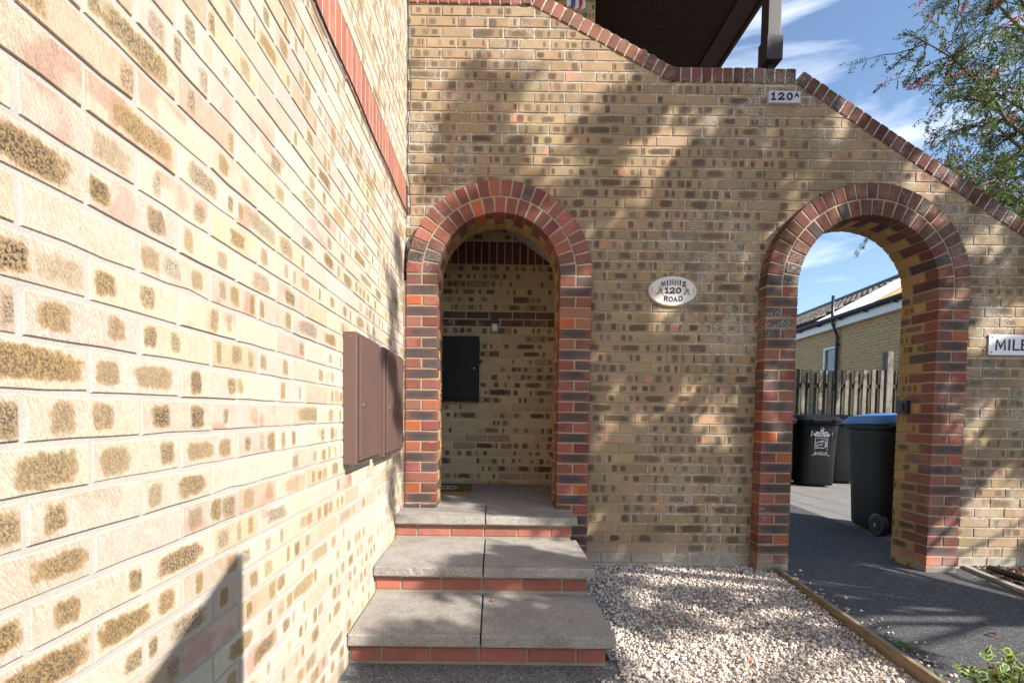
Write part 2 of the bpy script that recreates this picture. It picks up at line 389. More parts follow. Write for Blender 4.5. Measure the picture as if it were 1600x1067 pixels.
class Bricks:
    """bricks of one wall: the ones that show largest become objects, the rest one mesh"""
    def __init__(s, parent, mat, name='brick', rest='brickwork', most=300, share=False):
        s.p = parent; s.m = mat; s.name = name; s.rest = rest; s.most = most; s.L = []
    def add(s, poly, T, origin, rz, look, c=.0025):
        V, F = brick_geo(poly, T, c); s.L.append((V, F, Vector(origin), rz, look))
    def build(s):
        sc_ = []
        for V, F, o, rz, lk in s.L:
            cr, sr = math.cos(rz), math.sin(rz); n = len(F[0]); P = []
            for k in range(n):
                v = V[k]; q = pix((o.x + cr * v[0] - sr * v[1], o.y + sr * v[0] + cr * v[1], o.z + v[2])); P.append(q)
            a = 0
            if all(P):
                cx = sum(q[0] for q in P) / n; cy = sum(q[1] for q in P) / n
                if -40 < cx < 1640 and -40 < cy < 1107: a = abs(area([(min(1600, max(0, q[0])), min(1067, max(0, q[1]))) for q in P]))
            sc_.append(a)
        order = sorted(range(len(s.L)), key=lambda i: -sc_[i]); out = []
        solo = [i for i in order if sc_[i] > 0][:s.most] if s.most else []
        if len(s.L) <= s.most: solo = order
        for i in solo:
            V, F, o, rz, lk = s.L[i]
            me = mesh(s.name, V, F, s.m, attrs=lk.attrs(V)); out.append(link(s.name, me, s.p, loc=o, rot=(0, 0, rz)))
        rest = [i for i in range(len(s.L)) if i not in set(solo)]
        if rest:
            VV = []; FF = []; AT = {}; k = 0; off = wl(s.p)
            for i in rest:
                V, F, o, rz, lk = s.L[i]; cr, sr = math.cos(rz), math.sin(rz)
                W = np.stack([o.x + cr * V[:, 0] - sr * V[:, 1], o.y + sr * V[:, 0] + cr * V[:, 1], o.z + V[:, 2]], 1) - np.array(off)
                VV.append(W); FF += [tuple(j + k for j in f) for f in F]; k += len(V)
                for nm, (tp, ar) in lk.attrs(V).items(): AT.setdefault(nm, (tp, []))[1].append(np.asarray(ar, dtype=np.float32))
            me = mesh(s.rest, np.concatenate(VV), FF, s.m, attrs={k_: (tp, np.concatenate(a)) for k_, (tp, a) in AT.items()})
            o = link(s.rest, me, s.p); o['kind'] = 'stuff'
        return out

def vary(c, v=.1, hue=.04):
    k = 1 + RNG.uniform(-v, v)
    return [max(.01, c[i] * k * (1 + RNG.uniform(-hue, hue))) for i in range(3)]
def spots(L, amt=1., wide=.3, dk=(.2, .9), none=.25):
    """one to three kiss marks along a brick: centre, half width, fringe, core"""
    S = []
    r = RNG.random()
    if r < none: pass
    elif r < none + wide:
        c = RNG.uniform(-.2, .2) * L; S.append((c, RNG.uniform(.16, .5) * L, RNG.uniform(.35, 1) * amt, RNG.uniform(*dk)))
        if RNG.random() < .4: S.append((math.copysign(.42 * L, -c), .06 * L, RNG.uniform(.5, .9) * amt, RNG.uniform(*dk)))
    else:
        for sx in ((-.36, .33), (-.30, .05, .37))[int(RNG.random() < .42)]:
            if RNG.random() < .88: S.append(((sx + RNG.uniform(-.12, .12)) * L, RNG.uniform(.045, .15) * L, RNG.uniform(.22, 1) * amt, RNG.uniform(*dk) * RNG.uniform(.2, 1)))
    S = [tuple(q) for q in S][:3]
    return S + [ZERO] * (3 - len(S))
def yellow(base, L=.215, pink=.25, **k):
    return Look([*vary(base, .14, .05), RNG.uniform(.3, 1) if RNG.random() < pink else 0.], *spots(L, **k))
def red(kind):
    if kind == 'dark': return Look([*vary((.19, .066, .05), .2), .3], (RNG.uniform(-.012, .012), RNG.uniform(.092, .125), 1., RNG.uniform(.15, .6)))
    if kind == 'grey': return Look([*vary((.125, .078, .07), .2), .0], (0, .06, .45, .2))
    if kind == 'orange': return Look([*vary((.36, .095, .04), .12), .2])
    return Look([*vary((.215, .08, .06), .35, .16), .7 * (RNG.random() < .6)])

# ---------------------------------------------------------------- left house wall
S = .6566; D = 3.578
ZL = .2452                                            # a bed joint of the left wall
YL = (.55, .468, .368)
left = thing('house_wall', 'sunlit pale yellow brick side wall filling the left of the view, with a red soldier band', 'brick wall', (-S - .1, 1.2, -1.18))
MB().box(-S - .215, -S - .0032, -1.6, D + 1.2, -1.25, 4.3).build('mortar', M['ml'], left)
TABLE = {(2, -1): ((.5, .5, 1, .42),), (2, 0): ((.155, .12, .8, .12), (.67, .26, .8, .1)), (2, 1): ((.23, .1, .9, .6), (.9, .09, .8, .3)),
 (3, -1): ((.85, .2, .8, .6),), (3, 0): ((.27, .11, .75, .15), (.62, .11, .75, .2)), (3, 1): ((.235, .125, .9, .8), (.78, .115, .9, .95)),
 (4, -1): ((.66, .25, .85, .28),), (4, 0): ((.225, .165, .75, .15), (.84, .1, .8, .4)), (4, 1): ((.31, .25, .75, .15), (.77, .13, .75, .25)),
 (5, -1): ((.88, .13, .8, .4),), (5, 0): ((.19, .09, .85, .3),), (5, 1): ((.135, .09, .65, .1), (.67, .23, .85, .35)),
 (6, -1): ((.76, .23, .9, .3),), (6, 0): (), (7, -1): ((.8, .2, 1, .5),), (7, 0): ((.27, .11, .9, .3), (.93, .08, .9, .4)),
 (8, -1): ((.6, .4, 1, .5),), (8, 0): ((.3, .3, 1, .45), (.8, .12, .9, .3)),
 (1, 0): ((.22, .14, .85, .22), (.77, .095, .75, .2)), (1, 1): ((.11, .085, .8, .5), (.45, .07, .6, .3)),
 (0, -1): ((.46, .115, .9, .95), (.8, .2, .4, .05)), (0, 0): ((.15, .11, .9, .4), (.6, .1, .7, .3)), (-1, 0): (), (-1, 1): ((.12, .12, .7, .1), (.42, .13, .15, .3), (.8, .1, .7, .1)),
 (-2, -1): ((.59, .3, 1, .75),), (-2, 0): ((.1, .105, 1, .65), (.72, .12, .8, .35)), (-3, 0): ((.75, .2, .5, .05),)}
PINK = {(-3, 0): .9, (-4, 0): 1., (-3, 1): .8, (-5, 1): .9, (-4, -1): 1., (-2, 0): .7, (5, 0): .5}
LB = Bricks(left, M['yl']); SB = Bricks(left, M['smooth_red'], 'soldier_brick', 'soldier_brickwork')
for r in range(-54, 20):
    zt = ZL - .075 * r
    if -19 <= r <= -17: continue
    y0 = .672 if r % 2 else .785
    for i in range(-11, 14):
        a, b = y0 + .225 * i, y0 + .225 * (i + 1)
        if a < -1.6: continue
        b = min(b, D + .001)
        if b - a < .04: continue
        L = b - a - .010 + RNG.uniform(-.0015, .0015)
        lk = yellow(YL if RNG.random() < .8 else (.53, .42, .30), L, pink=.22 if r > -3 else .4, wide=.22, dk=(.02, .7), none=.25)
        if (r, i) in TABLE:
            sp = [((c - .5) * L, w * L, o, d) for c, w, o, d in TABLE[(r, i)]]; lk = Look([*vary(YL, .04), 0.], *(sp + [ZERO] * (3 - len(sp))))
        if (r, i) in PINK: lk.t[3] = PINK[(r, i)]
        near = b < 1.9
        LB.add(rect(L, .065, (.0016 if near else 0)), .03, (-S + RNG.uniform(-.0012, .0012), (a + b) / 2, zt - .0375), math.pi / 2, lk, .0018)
MB().box(-S - .003, -S - .0002, -1.6, D - .002, ZL + .075 * 16 + .004, ZL + .075 * 19 - .004).build('soldier_mortar', M['ml'], left)
y = -1.6
while y < D - .03:
    SB.add(rect(.062, .215), .03, (-S + .0012, y + .0375, ZL + .075 * 17.5), math.pi / 2, Look([*vary((.36, .14, .095), .18), .4]), .0005); y += .075
LB.build(); SB.build()

# ---------------------------------------------------------------- arched front wall
front = thing('arched_wall', 'weathered yellow brick wall with two red brick arches under a raked coping', 'brick wall', (2, D + .1, -1.18))
ZF = 2.3313
ARCH = [dict(c=.032, ri=.436, zs=.988), dict(c=2.692, ri=.507, zs=.938)]
RING = .232
KX = [(-9, 2.94), (.24, 2.94), (1.255, 2.42), (2.172, 2.42), (5.4, 2.42 - .622 * 3.228)]
sl1 = (2.42 - 2.94) / (1.255 - .24); sl2 = -.622
def under(poly):
    """cut an outline to the raked line of the coping"""
    if max(p[1] for p in poly) <= .4: return [poly]
    out = []
    A = clip(poly, 1, 0, 1.255); B = clip(poly, -1, 0, -1.255)
    if len(A) > 2:
        A = clip(A, 0, 1, 2.94); A = clip(A, -sl1, 1, 2.94 - sl1 * .24) if len(A) > 2 else []
    if len(B) > 2:
        B = clip(B, 0, 1, 2.42); B = clip(B, -sl2, 1, 2.42 - sl2 * 2.172) if len(B) > 2 else []
    tot = area(A) if len(A) > 2 else 0; totb = area(B) if len(B) > 2 else 0
    if tot > 1e-6 and totb > 1e-6 and max(p[1] for p in poly) <= 2.421: return [clip(clip(poly, 0, 1, 2.42), -sl2, 1, 2.42 - sl2 * 2.172)]
    return [P for P, a in ((A, tot), (B, totb)) if a > 1.2e-4]
def holes(z0, z1):
    H = []
    for A in ARCH:
        r = A['ri'] + .03; dz = z0 - A['zs']
        if dz <= 0: H.append((A['c'] - r, A['c'] + r))
        elif dz < r: w = math.sqrt(r * r - dz * dz); H.append((A['c'] - w, A['c'] + w))
    return H
def cutx(a, b, H):
    seg = [(a, b)]
    for h0, h1 in H:
        n = []
        for s0, s1 in seg:
            if h1 <= s0 or h0 >= s1: n.append((s0, s1)); continue
            if h0 > s0: n.append((s0, h0))
            if h1 < s1: n.append((h1, s1))
        seg = n
    return seg
FB = Bricks(front, M['yf']); core = MB()
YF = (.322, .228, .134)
for k in range(-9, 48):
    zt = ZF - .075 * k; zb = zt - .075
    if zb < -1.30: continue
    H = holes(zb, zt)
    for s0, s1 in cutx(-S, 5.4, H):
        for P in under([(s0, zb), (s1, zb), (s1, zt), (s0, zt)]):
            core.prism(P, D + .0045, D + .211)
    x0 = 1.28 if k % 2 else 1.166
    for i in range(-9, 20):
        a, b = x0 + .225 * i, x0 + .225 * (i + 1); a = max(a, -S); b = min(b, 5.4)
        if b - a < .03: continue
        for s0, s1 in cutx(a, b, H):
            if s1 - s0 < .03: continue
            dx = .005 + RNG.uniform(-.0012, .0012)
            for P in under([(s0 + dx, zb + .005), (s1 - dx, zb + .005), (s1 - dx, zt - .005), (s0 + dx, zt - .005)]):
                c = ((s0 + s1) / 2, (zb + zt) / 2); P = [(x - c[0] + RNG.uniform(-.0011, .0011), z - c[1] + RNG.uniform(-.0011, .0011)) for x, z in P]
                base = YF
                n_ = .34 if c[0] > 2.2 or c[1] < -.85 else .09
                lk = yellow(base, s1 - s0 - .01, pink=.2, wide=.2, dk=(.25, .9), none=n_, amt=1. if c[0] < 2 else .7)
                FB.add(P, .04, (c[0], D + RNG.uniform(-.0015, .0015), c[1]), 0, lk)
core.build('mortar', M['mf'], front)
FB.build()
for ai, A in enumerate(ARCH):
    c, ri, zs = A['c'], A['ri'], A['zs']; ro = ri + RING; yf = D - .1025; zb0 = -1.25
    # mortar body of the surround
    out = MB(); N = 40
    inn = [(c - ri - .006, zb0)] + [(c - (ri + .006) * math.cos(math.pi * i / N), zs + (ri + .006) * math.sin(math.pi * i / N)) for i in range(N + 1)] + [(c + ri + .006, zb0)]
    ext = [(c - ro + .006, zb0)] + [(c - (ro - .006) * math.cos(math.pi * i / N), zs + (ro - .006) * math.sin(math.pi * i / N)) for i in range(N + 1)] + [(c + ro - .006, zb0)]
    for i in range(len(inn) - 1): out.prism([inn[i], inn[i + 1], ext[i + 1], ext[i]][::1], yf + .0045, D + .211)
    arch = out.build('arch_surround', M['mp'], front)
    arch['label'] = 'red brick arch over the porch steps' if ai == 0 else 'red brick arch over the side path'
    AB = Bricks(arch, M['red'], most=320); IB = Bricks(arch, M['yp'], 'inner_brick', 'inner_brickwork', most=300)
    if ai == 0: MB().box(-S + .001, c - ro + .01, yf + .012, D + .004, -1.25, zs - .05).build('mortar_fillet', M['mp'], arch)
    # piers
    nrow = int((zs - zb0) / .075); K = 0
    for r in range(nrow + 1):
        zt = zs - .075 * r - .002; zm = zt - .0375
        dark = r % 2 == 1
        for side in (-1, 1):
            xi, xo = c + side * ri, c + side * ro; xm = (xi + xo) / 2
            if dark:
                t = RNG.random()
                AB.add(rect(RING - .003, .065, .0010), .1025, (xm, yf + RNG.uniform(-.001, .001), zm), 0, red('dark' if t < .85 else ''))
                dep = .1025
            else:
                for q in (-1, 1):
                    t = RNG.random()
                    AB.add(rect(.1085, .065, .0012), .215, (xm + q * .0603, yf + RNG.uniform(-.001, .001), zm), 0, red('orange' if t < (.17 if zm < .3 else .05) else 'grey' if t < (.36 if side < 0 else .24) else ''))
                dep = .215
            # yellow bricks that finish the jamb behind the red ones
            y0, y1 = yf + dep + .010, D + .213; L = y1 - y0
            if L > .05:
                rz = math.pi / 2 if side < 0 else -math.pi / 2
                IB.add(rect(L, .065), .05, (xi, (y0 + y1) / 2, zm), rz, yellow((.36, .235, .10), L, none=.3, pink=.2))
            # outer return of the pier
    # rings
    for q, (r0, r1) in enumerate(((ri, ri + .110), (ri + .121, ro))):
        rm = r0 + .02; n = int(round(math.pi * (r0 + .03) / .076))
        for i in range(n):
            t0, t1 = math.pi * i / n, math.pi * (i + 1) / n; g_ = .005 / r0
            t0 += g_; t1 -= g_; P = []
            for rr, ta in ((r0, t0), (r1, t0), (r1, t1), (r0, t1)):
                # parallel sides like a real brick: the joint takes up the wedge
                w = (t1 - t0) / 2 * (r0 + .012) ; tm = (t0 + t1) / 2; sg = -1 if ta == t0 else 1
                ct, st = math.cos(tm), math.sin(tm)
                wd = w * (1 + .25 * (rr - r0) / (r1 - r0) * .6)
                P.append((c - rr * ct + sg * wd * st, zs + rr * st + sg * wd * ct))
            mx = sum(p[0] for p in P) / 4; mz = sum(p[1] for p in P) / 4; P = [(x - mx + RNG.uniform(-.0018, .0018), z - mz + RNG.uniform(-.0018, .0018)) for x, z in P]
            if area(P) < 0: P = P[::-1]
            t = RNG.random(); kind = 'orange' if t < .03 * (1 - ai) else 'grey' if t < .15 else ''
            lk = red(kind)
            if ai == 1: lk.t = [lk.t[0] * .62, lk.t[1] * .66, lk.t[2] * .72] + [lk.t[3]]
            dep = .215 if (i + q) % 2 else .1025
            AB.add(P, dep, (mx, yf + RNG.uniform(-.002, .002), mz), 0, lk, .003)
            if q == 0:
                y0 = yf + dep + .01
                IB.add(P, D + .213 - y0, (mx, y0, mz), 0, yellow((.34, .22, .095), .07, none=.5, pink=.2), .002)
    AB.build(); IB.build()

# raked coping of bricks on edge
cp = MB()
runs = [((-S, 2.94), (.24, 2.94)), ((.24, 2.94), (1.255, 2.42)), ((1.255, 2.42), (2.172, 2.42)), ((2.172, 2.42), (5.4, KX[4][1]))]
CH = .107
for (xa, za), (xb, zb) in runs:
    d = Vector((xb - xa, 0, zb - za)); L = d.length; d.normalize(); nrm = Vector((-d.z, 0, d.x))
    q = [(xa, za + .002), (xb, zb + .002), (xb + nrm.x * (CH - .006), zb + nrm.z * (CH - .006)), (xa + nrm.x * (CH - .006), za + nrm.z * (CH - .006))]
    cp.prism(q, D - .002, D + .214)
coping = cp.build('coping', M['mf'], front)
CB = Bricks(coping, M['red'], 'coping_brick', 'coping_rest')
for ri_, ((xa, za), (xb, zb)) in enumerate(runs):
    d = Vector((xb - xa, 0, zb - za)); L = d.length; d.normalize(); n = int(round(L / .0755)); nrm = Vector((-d.z, 0, d.x)); st = L / n
    for i in range(n):
        s = (i + .5) * st; px, pz = xa + d.x * s + nrm.x * CH / 2, za + d.z * s + nrm.z * CH / 2
        w, h = .065, CH - .004; e = RNG.uniform(-.003, .003)
        k = .018 if ri_ == 1 else .007
        loc_ = [(-w / 2, -h / 2), (w / 2, -h / 2), (w / 2, h / 2 - k), (w / 2 - k * .8, h / 2 + e), (-w / 2 + k * .8, h / 2 + e), (-w / 2, h / 2 - k)]
        an = RNG.uniform(-.02, .02); ca, sa = math.cos(an), math.sin(an)
        P = [((x * ca - z * sa), (x * sa + z * ca)) for x, z in loc_]; P = [(x * d.x + z * nrm.x, x * d.z + z * nrm.z) for x, z in P]
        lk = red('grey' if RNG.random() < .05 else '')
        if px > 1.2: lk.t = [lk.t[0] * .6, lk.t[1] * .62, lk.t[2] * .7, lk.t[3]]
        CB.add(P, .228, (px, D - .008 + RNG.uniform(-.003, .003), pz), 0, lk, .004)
CB.build()

# ---------------------------------------------------------------- porch behind the left arch
YB = 4.72
porch = thing('porch_wall', 'shaded yellow brick porch wall with a dark soldier course, seen through the left arch', 'brick wall', (0, YB + .1, -1.18))
MB().box(-S - .1, .925, YB + .0045, YB + .2, -1.2, 4.3).build('mortar', M['mpp'], porch)
MB().box(.74, .95, D + .215, YB + .0045, -1.2, 1.25).build('side_wall', M['mp'], porch)
PB = Bricks(porch, M['yp']); PS = Bricks(porch, M['red'], 'soldier_brick', 'soldier_brickwork')
for r in range(-54, 13):
    zt = ZL - .01 - .075 * r
    if -19 <= r <= -17: continue
    x0 = .06 if r % 2 else -.05
    for i in range(-4, 6):
        a, b = x0 + .2265 * i, x0 + .2265 * (i + 1); a = max(a, -S); b = min(b, .925)
        if b - a < .03: continue
        base = (.54, .40, .235) if RNG.random() < .8 else (.42, .30, .175)
        if r in (-10, -9): base = (.15, .10, .07)
        PB.add(rect(b - a - .010, .065), .03, ((a + b) / 2, YB + RNG.uniform(-.001, .001), zt - .0375), 0, yellow(base, b - a - .01, none=.25, wide=.22, dk=(.2, .85)))
x = -S
while x < .88:
    PS.add(rect(.065, .215), .03, (x + .0375, YB, ZL - .01 + .075 * 17.5), 0, Look([*vary((.13, .04, .028), .25), .3])); x += .075
PB.build(); PS.build()

# stair between the two walls: only its sloping plastered underside shows
stair = thing('outside_stair', 'pale plastered underside of the stair sloping across the porch', 'staircase', (.1, 4.25, 1.2))
zq = lambda x: 1.778 - .727 * (x - .092)
MB().prism([(-S, zq(-S)), (.95, zq(.95)), (.95, zq(.95) + .12), (-S, zq(-S) + .12)], D + .216, YB + .003).build('soffit', M['plaster'], stair)
for i in range(9):
    xs = .95 - .18 * (i + 1); zz = zq(.95 - .18 * i) + .13
    MB().box(xs, xs + .2, D + .22, YB, zz, zz + .05).build('tread', M['concrete'], stair)

# ---------------------------------------------------------------- entrance steps
steps = thing('entrance_steps', 'three concrete slab steps on red brick risers leading up to the porch', 'steps', (0, 2.6, -1.18))
for k, (zt, y0, y1) in enumerate(((-.70, 3.195, 3.62), (-.86, 2.63, 3.24), (-1.02, 2.155, 2.68))):
    for xa, xb in ((-S + .004, -.047), (-.040, .578)):
        bm = bmesh.new(); bmesh.ops.create_cube(bm, size=1)
        for v in bm.verts: v.co = Vector(((xa + xb) / 2 + v.co.x * (xb - xa), (y0 + y1) / 2 + v.co.y * (y1 - y0), zt - .0275 + v.co.z * .055))
        bmesh.ops.bevel(bm, geom=list(bm.edges), offset=.007, segments=2, affect='EDGES', profile=.6)
        bmesh.ops.subdivide_edges(bm, edges=[e for e in bm.edges if e.calc_length() > .2], cuts=22, use_grid_fill=True)
        for v in bm.verts:
            front_e = v.co.y < y0 + .02; k = .0013 if front_e else .0006
            v.co += Vector((0, RNG.uniform(-k, k), RNG.uniform(-k, k) * .6))
            if front_e and RNG.random() < .025: v.co += Vector((0, .005, -.003 if v.co.z > zt - .02 else .003))
            v.co -= Vector((0, 2.6, -1.18))
        me = bpy.data.meshes.new('slab'); bm.to_mesh(me); bm.free(); me.materials.append(M['concrete']); link('slab', me, steps)
    MB().box(-S + .004, .538, y0 + .043, y1 + .3, zt - .17, zt - .057).build('riser_mortar', M['mf'], steps)
    RB = Bricks(steps, M['smooth_red'], 'riser_brick')
    x = -S + .02 - (.09 if k != 1 else .16); 
    while x < .53:
        a, b_ = max(x, -S + .012), min(x + .215, .54)
        if b_ - a > .025:
            RB.add(rect(b_ - a, .064), .05, ((a + b_) / 2, y0 + .038, zt - .108), 0, Look([*vary((.33, .122, .088), .16), .5]))
        x += .227
    x = y0 + .05
    while x < min(y1 + .2, D - .12):
        RB.add(rect(.2, .064), .05, (.541, x + .1, zt - .108), math.pi / 2, Look([*vary((.33, .122, .088), .16), .5])); x += .212
    RB.build()
pf = MB().box(-S + .003, .742, 3.625, YB + .01, -.78, -.702).build('porch_floor', M['concrete'], None, loc=(0, 4.2, -.78)); tag(pf, kind='structure')

# ---------------------------------------------------------------- ground
gnd = MB().add([(-150, -150, -1.205), (150, -150, -1.205), (150, 150, -1.205), (-150, 150, -1.205)], [(0, 1, 2, 3)]).build('ground', M['ground'], None); tag(gnd, kind='structure')
xl = lambda y: 2.135 + (min(y, 3.6) - 3.605) * .125 if y < 3.6 else 2.135
xr = lambda y: 3.58 + (min(y, 3.6) - 3.6) * .22
pa = MB(); ys = [-4, -1, 0, 1, 1.6, 2.2, 2.8, 3.3, 3.6]
for a, b in zip(ys, ys[1:]): pa.add([(xl(a), a, -1.130), (xr(a), a, -1.130), (xr(b), b, -1.130), (xl(b), b, -1.130)], [(0, 1, 2, 3)])
pa.add([(1.9, 3.6, -1.131), (3.62, 3.6, -1.131), (3.72, 4.84, -1.131), (3.86, 6.05, -1.131), (4.2, 9, -1.131), (1.9, 9, -1.131)], [(0, 1, 2, 3, 4, 5)])
tag(pa.build('path', M['asphalt'], None), kind='structure')
tag(MB().box(-S, .60, -2, 2.25, -1.2, -1.176).build('forecourt', M['asphalt2'], None), kind='structure')
# paving slabs behind the wall
pav = MB().box(3.6, 12, 3.8, 10.5, -1.2, -1.152).build('paving', M['mf'], None); tag(pav, kind='structure')
for i in range(9):
    for j in range(13):
        x0 = 3.66 + .455 * i; y0 = 3.84 + .455 * j
        if x0 > 7.3: continue
        MB().box(x0, x0 + .447, y0, y0 + .447, -1.15, -1.140 + RNG.uniform(-.001, .001)).build('paving_slab', M['ground'], pav, bevel=.002)
# timber and concrete edgings
ed = MB()
for a, b in zip(ys[2:], ys[3:]): 
    ed.add([(xl(a) - .022, a, -1.2), (xl(a) + .004, a, -1.2), (xl(b) + .004, b, -1.2), (xl(b) - .022, b, -1.2), (xl(a) - .022, a, -1.112), (xl(a) + .004, a, -1.112), (xl(b) + .004, b, -1.112), (xl(b) - .022, b, -1.112)],
           [(4, 5, 6, 7), (0, 4, 7, 3), (1, 2, 6, 5), (0, 1, 5, 4), (3, 7, 6, 2)])
tag(ed.build('timber_edging', M['edge_wood'], None, loc=(xl(2), 2, -1.2)), 'weathered timber board edging between the white gravel and the asphalt path', 'edging')
ed = MB()
for a, b in zip(ys[2:], ys[3:]):
    ed.add([(xr(a), a, -1.2), (xr(a) + .05, a, -1.2), (xr(b) + .05, b, -1.2), (xr(b), b, -1.2), (xr(a), a, -1.108), (xr(a) + .05, a, -1.108), (xr(b) + .05, b, -1.108), (xr(b), b, -1.108)],
           [(4, 5, 6, 7), (0, 4, 7, 3), (1, 2, 6, 5), (0, 1, 5, 4), (3, 7, 6, 2)])
tag(ed.build('concrete_edging', M['concrete'], None, loc=(xr(2), 2, -1.2)), 'thin concrete edging between the asphalt path and the planting bed at right', 'edging')

# stones, scattered as one mass
def ico():
    t = (1 + 5 ** .5) / 2; V = np.array([(-1, t, 0), (1, t, 0), (-1, -t, 0), (1, -t, 0), (0, -1, t), (0, 1, t), (0, -1, -t), (0, 1, -t), (t, 0, -1), (t, 0, 1), (-t, 0, -1), (-t, 0, 1)], float)
    F = [(0, 11, 5), (0, 5, 1), (0, 1, 7), (0, 7, 10), (0, 10, 11), (1, 5, 9), (5, 11, 4), (11, 10, 2), (10, 7, 6), (7, 1, 8), (3, 9, 4), (3, 4, 2), (3, 2, 6), (3, 6, 8), (3, 8, 9), (4, 9, 5), (2, 4, 11), (6, 2, 10), (8, 6, 7), (9, 8, 1)]
    return V / np.linalg.norm(V[0]), np.array(F)
IV, IF = ico()
def rot_mats(n, rng):
    q = rng.normal(size=(n, 4)); q /= np.linalg.norm(q, axis=1)[:, None]; w, x, y, z = q.T
    return np.stack([1 - 2 * (y * y + z * z), 2 * (x * y - z * w), 2 * (x * z + y * w), 2 * (x * y + z * w), 1 - 2 * (x * x + z * z), 2 * (y * z - x * w), 2 * (x * z - y * w), 2 * (y * z + x * w), 1 - 2 * (x * x + y * y)], 1).reshape(n, 3, 3)
def tri_mesh(name, V, F, mat, tint=None):
    me = bpy.data.meshes.new(name); V = V.reshape(-1, 3); F = F.reshape(-1, F.shape[-1]); k = F.shape[1]
    me.vertices.add(len(V)); me.vertices.foreach_set('co', V.astype(np.float32).ravel())
    me.loops.add(F.size); me.loops.foreach_set('vertex_index', F.astype(np.int32).ravel())
    me.polygons.add(len(F)); me.polygons.foreach_set('loop_start', np.arange(0, F.size, k, dtype=np.int32)); me.polygons.foreach_set('loop_total', np.full(len(F), k, np.int32))
    me.materials.append(mat)
    if tint is not None:
        a = me.attributes.new('tint', 'FLOAT_COLOR', 'POINT'); a.data.foreach_set('color', np.concatenate([tint, np.ones((len(tint), 1))], 1).astype(np.float32).ravel())
    me.update(calc_edges=True); me.validate(); return me
def stones(name, P, size, cols, mat, squash=.75, rng=RNG):
    n = len(P); s = size * np.exp(rng.normal(size=n) * .32); V = IV[None] * rng.uniform(.72, 1.15, (n, 12, 1)); V = V * (s[:, None, None] * np.stack([rng.uniform(.8, 1.5, n), rng.uniform(.7, 1.1, n), rng.uniform(.5, .9, n)], 1)[:, None, :])
    V = np.einsum('nij,nkj->nki', rot_mats(n, rng), V); V[..., 2] *= squash; V += P[:, None, :]
    T = np.asarray(cols)[rng.integers(0, len(cols), n)] * rng.uniform(.75, 1.2, (n, 1)); T = np.clip(T, 0, .92)
    return tri_mesh(name, V, (IF[None] + 12 * np.arange(n)[:, None, None]), mat, np.repeat(T, 12, 0))
rg = np.random.default_rng(3)
P = []
while len(P) < 30000:
    q = rg.uniform([.55, 1.0], [2.12, D]); 
    if q[0] < xl(q[1]) - .04 and not (q[0] < .60 and q[1] < 3.3): P.append((q[0], q[1], -1.178 + .03 * (q[1] > 2.2) * min(1, q[1] - 2.2) + rg.uniform(-.006, .014)))
for _ in range(70):
    y_ = rg.uniform(1.9, 3.5); P.append((xl(y_) + abs(rg.normal()) * .09 + .02, y_, -1.124))
for _ in range(40): P.append((.60 - abs(rg.normal()) * .12, rg.uniform(1.9, 2.12), -1.17))
GC = [(.56, .50, .44), (.62, .56, .50), (.53, .46, .39), (.55, .47, .39), (.66, .61, .56), (.46, .42, .38), (.58, .50, .43), (.68, .64, .60), (.34, .30, .27), (.54, .43, .32), (.60, .53, .47), (.28, .25, .23)]
gv = link('gravel', stones('gravel', np.array(P), .0074, [tuple(min(.8, v * 1.12) for v in c_) for c_ in GC], M['gravel'], rng=rg)); gv['kind'] = 'stuff'
gb = MB().box(.58, 2.1, .9, D, -1.2, -1.180).build('gravel_bed', M['gravelbed'], None); tag(gb, kind='structure')
# planting bed at right
bm = bmesh.new(); bmesh.ops.create_grid(bm, x_segments=40, y_segments=40, size=1)
for v in bm.verts: v.co = Vector((4.6 + v.co.x * 1.35, 2.3 + v.co.y * 1.275, -1.125 + rg.uniform(-.012, .018))); 
for v in bm.verts: v.co.x = max(v.co.x, xr(v.co.y) + .05)
me = bpy.data.meshes.new('planting_bed'); bm.to_mesh(me); bm.free(); me.materials.append(M['soil']); pb = link('planting_bed', me); tag(pb, kind='structure')
P = []
while len(P) < 1500:
    q = rg.uniform([3.2, 2.2], [5.3, D]); 
    if q[0] > xr(q[1]) + .07: P.append((q[0], q[1], -1.108 + rg.uniform(-.006, .012)))
bc = link('bark_and_pebbles', stones('bark_and_pebbles', np.array(P), .017, [(.15, .08, .05), (.10, .06, .04), (.22, .13, .08), (.42, .38, .33), (.08, .05, .035), (.30, .20, .13), (.5, .46, .4), (.13, .08, .055)], M['gravel'], .45, rg)); bc['kind'] = 'stuff'

# ---------------------------------------------------------------- meter boxes, bell, mat, cable
def meter_box(name, label, y0, y1, z0, z1, dep, group):
    t = thing(name, label, 'meter box', (-S, (y0 + y1) / 2, z0), group)
    MB().box(-S - .004, -S + dep, y0, y1, z0, z1).build('case', M['brown'], t, bevel=.006)
    dr = MB().box(-S + dep + .001, -S + dep + .012, y0 + .022, y1 - .012, z0 + .018, z1 - .018).build('door', M['brown'], t, bevel=.003)
    k = MB(); ky = y0 + .075; kz = (z0 + z1) / 2 - .03
    k.tube([(-S + dep + .008, ky, kz), (-S + dep + .017, ky, kz)], .011, 14).build('lock', M['steel'], dr)
    for zz in (z0 + .07, z1 - .07): MB().box(-S + dep + .008, -S + dep + .0155, y1 - .024, y1 - .010, zz - .02, zz + .02).build('hinge', M['brown'], t)
    for zz in (z0 + .035, z1 - .035): MB().tube([(-S + dep + .008, y1 - .05, zz), (-S + dep + .014, y1 - .05, zz)], .004, 8).build('rivet', M['steel'], dr)
    return t
meter_box('meter_box', 'brown plastic meter box on the sunlit wall, the nearer of two', 2.10, 2.525, -.24, .345, .060, 'brown meter boxes')
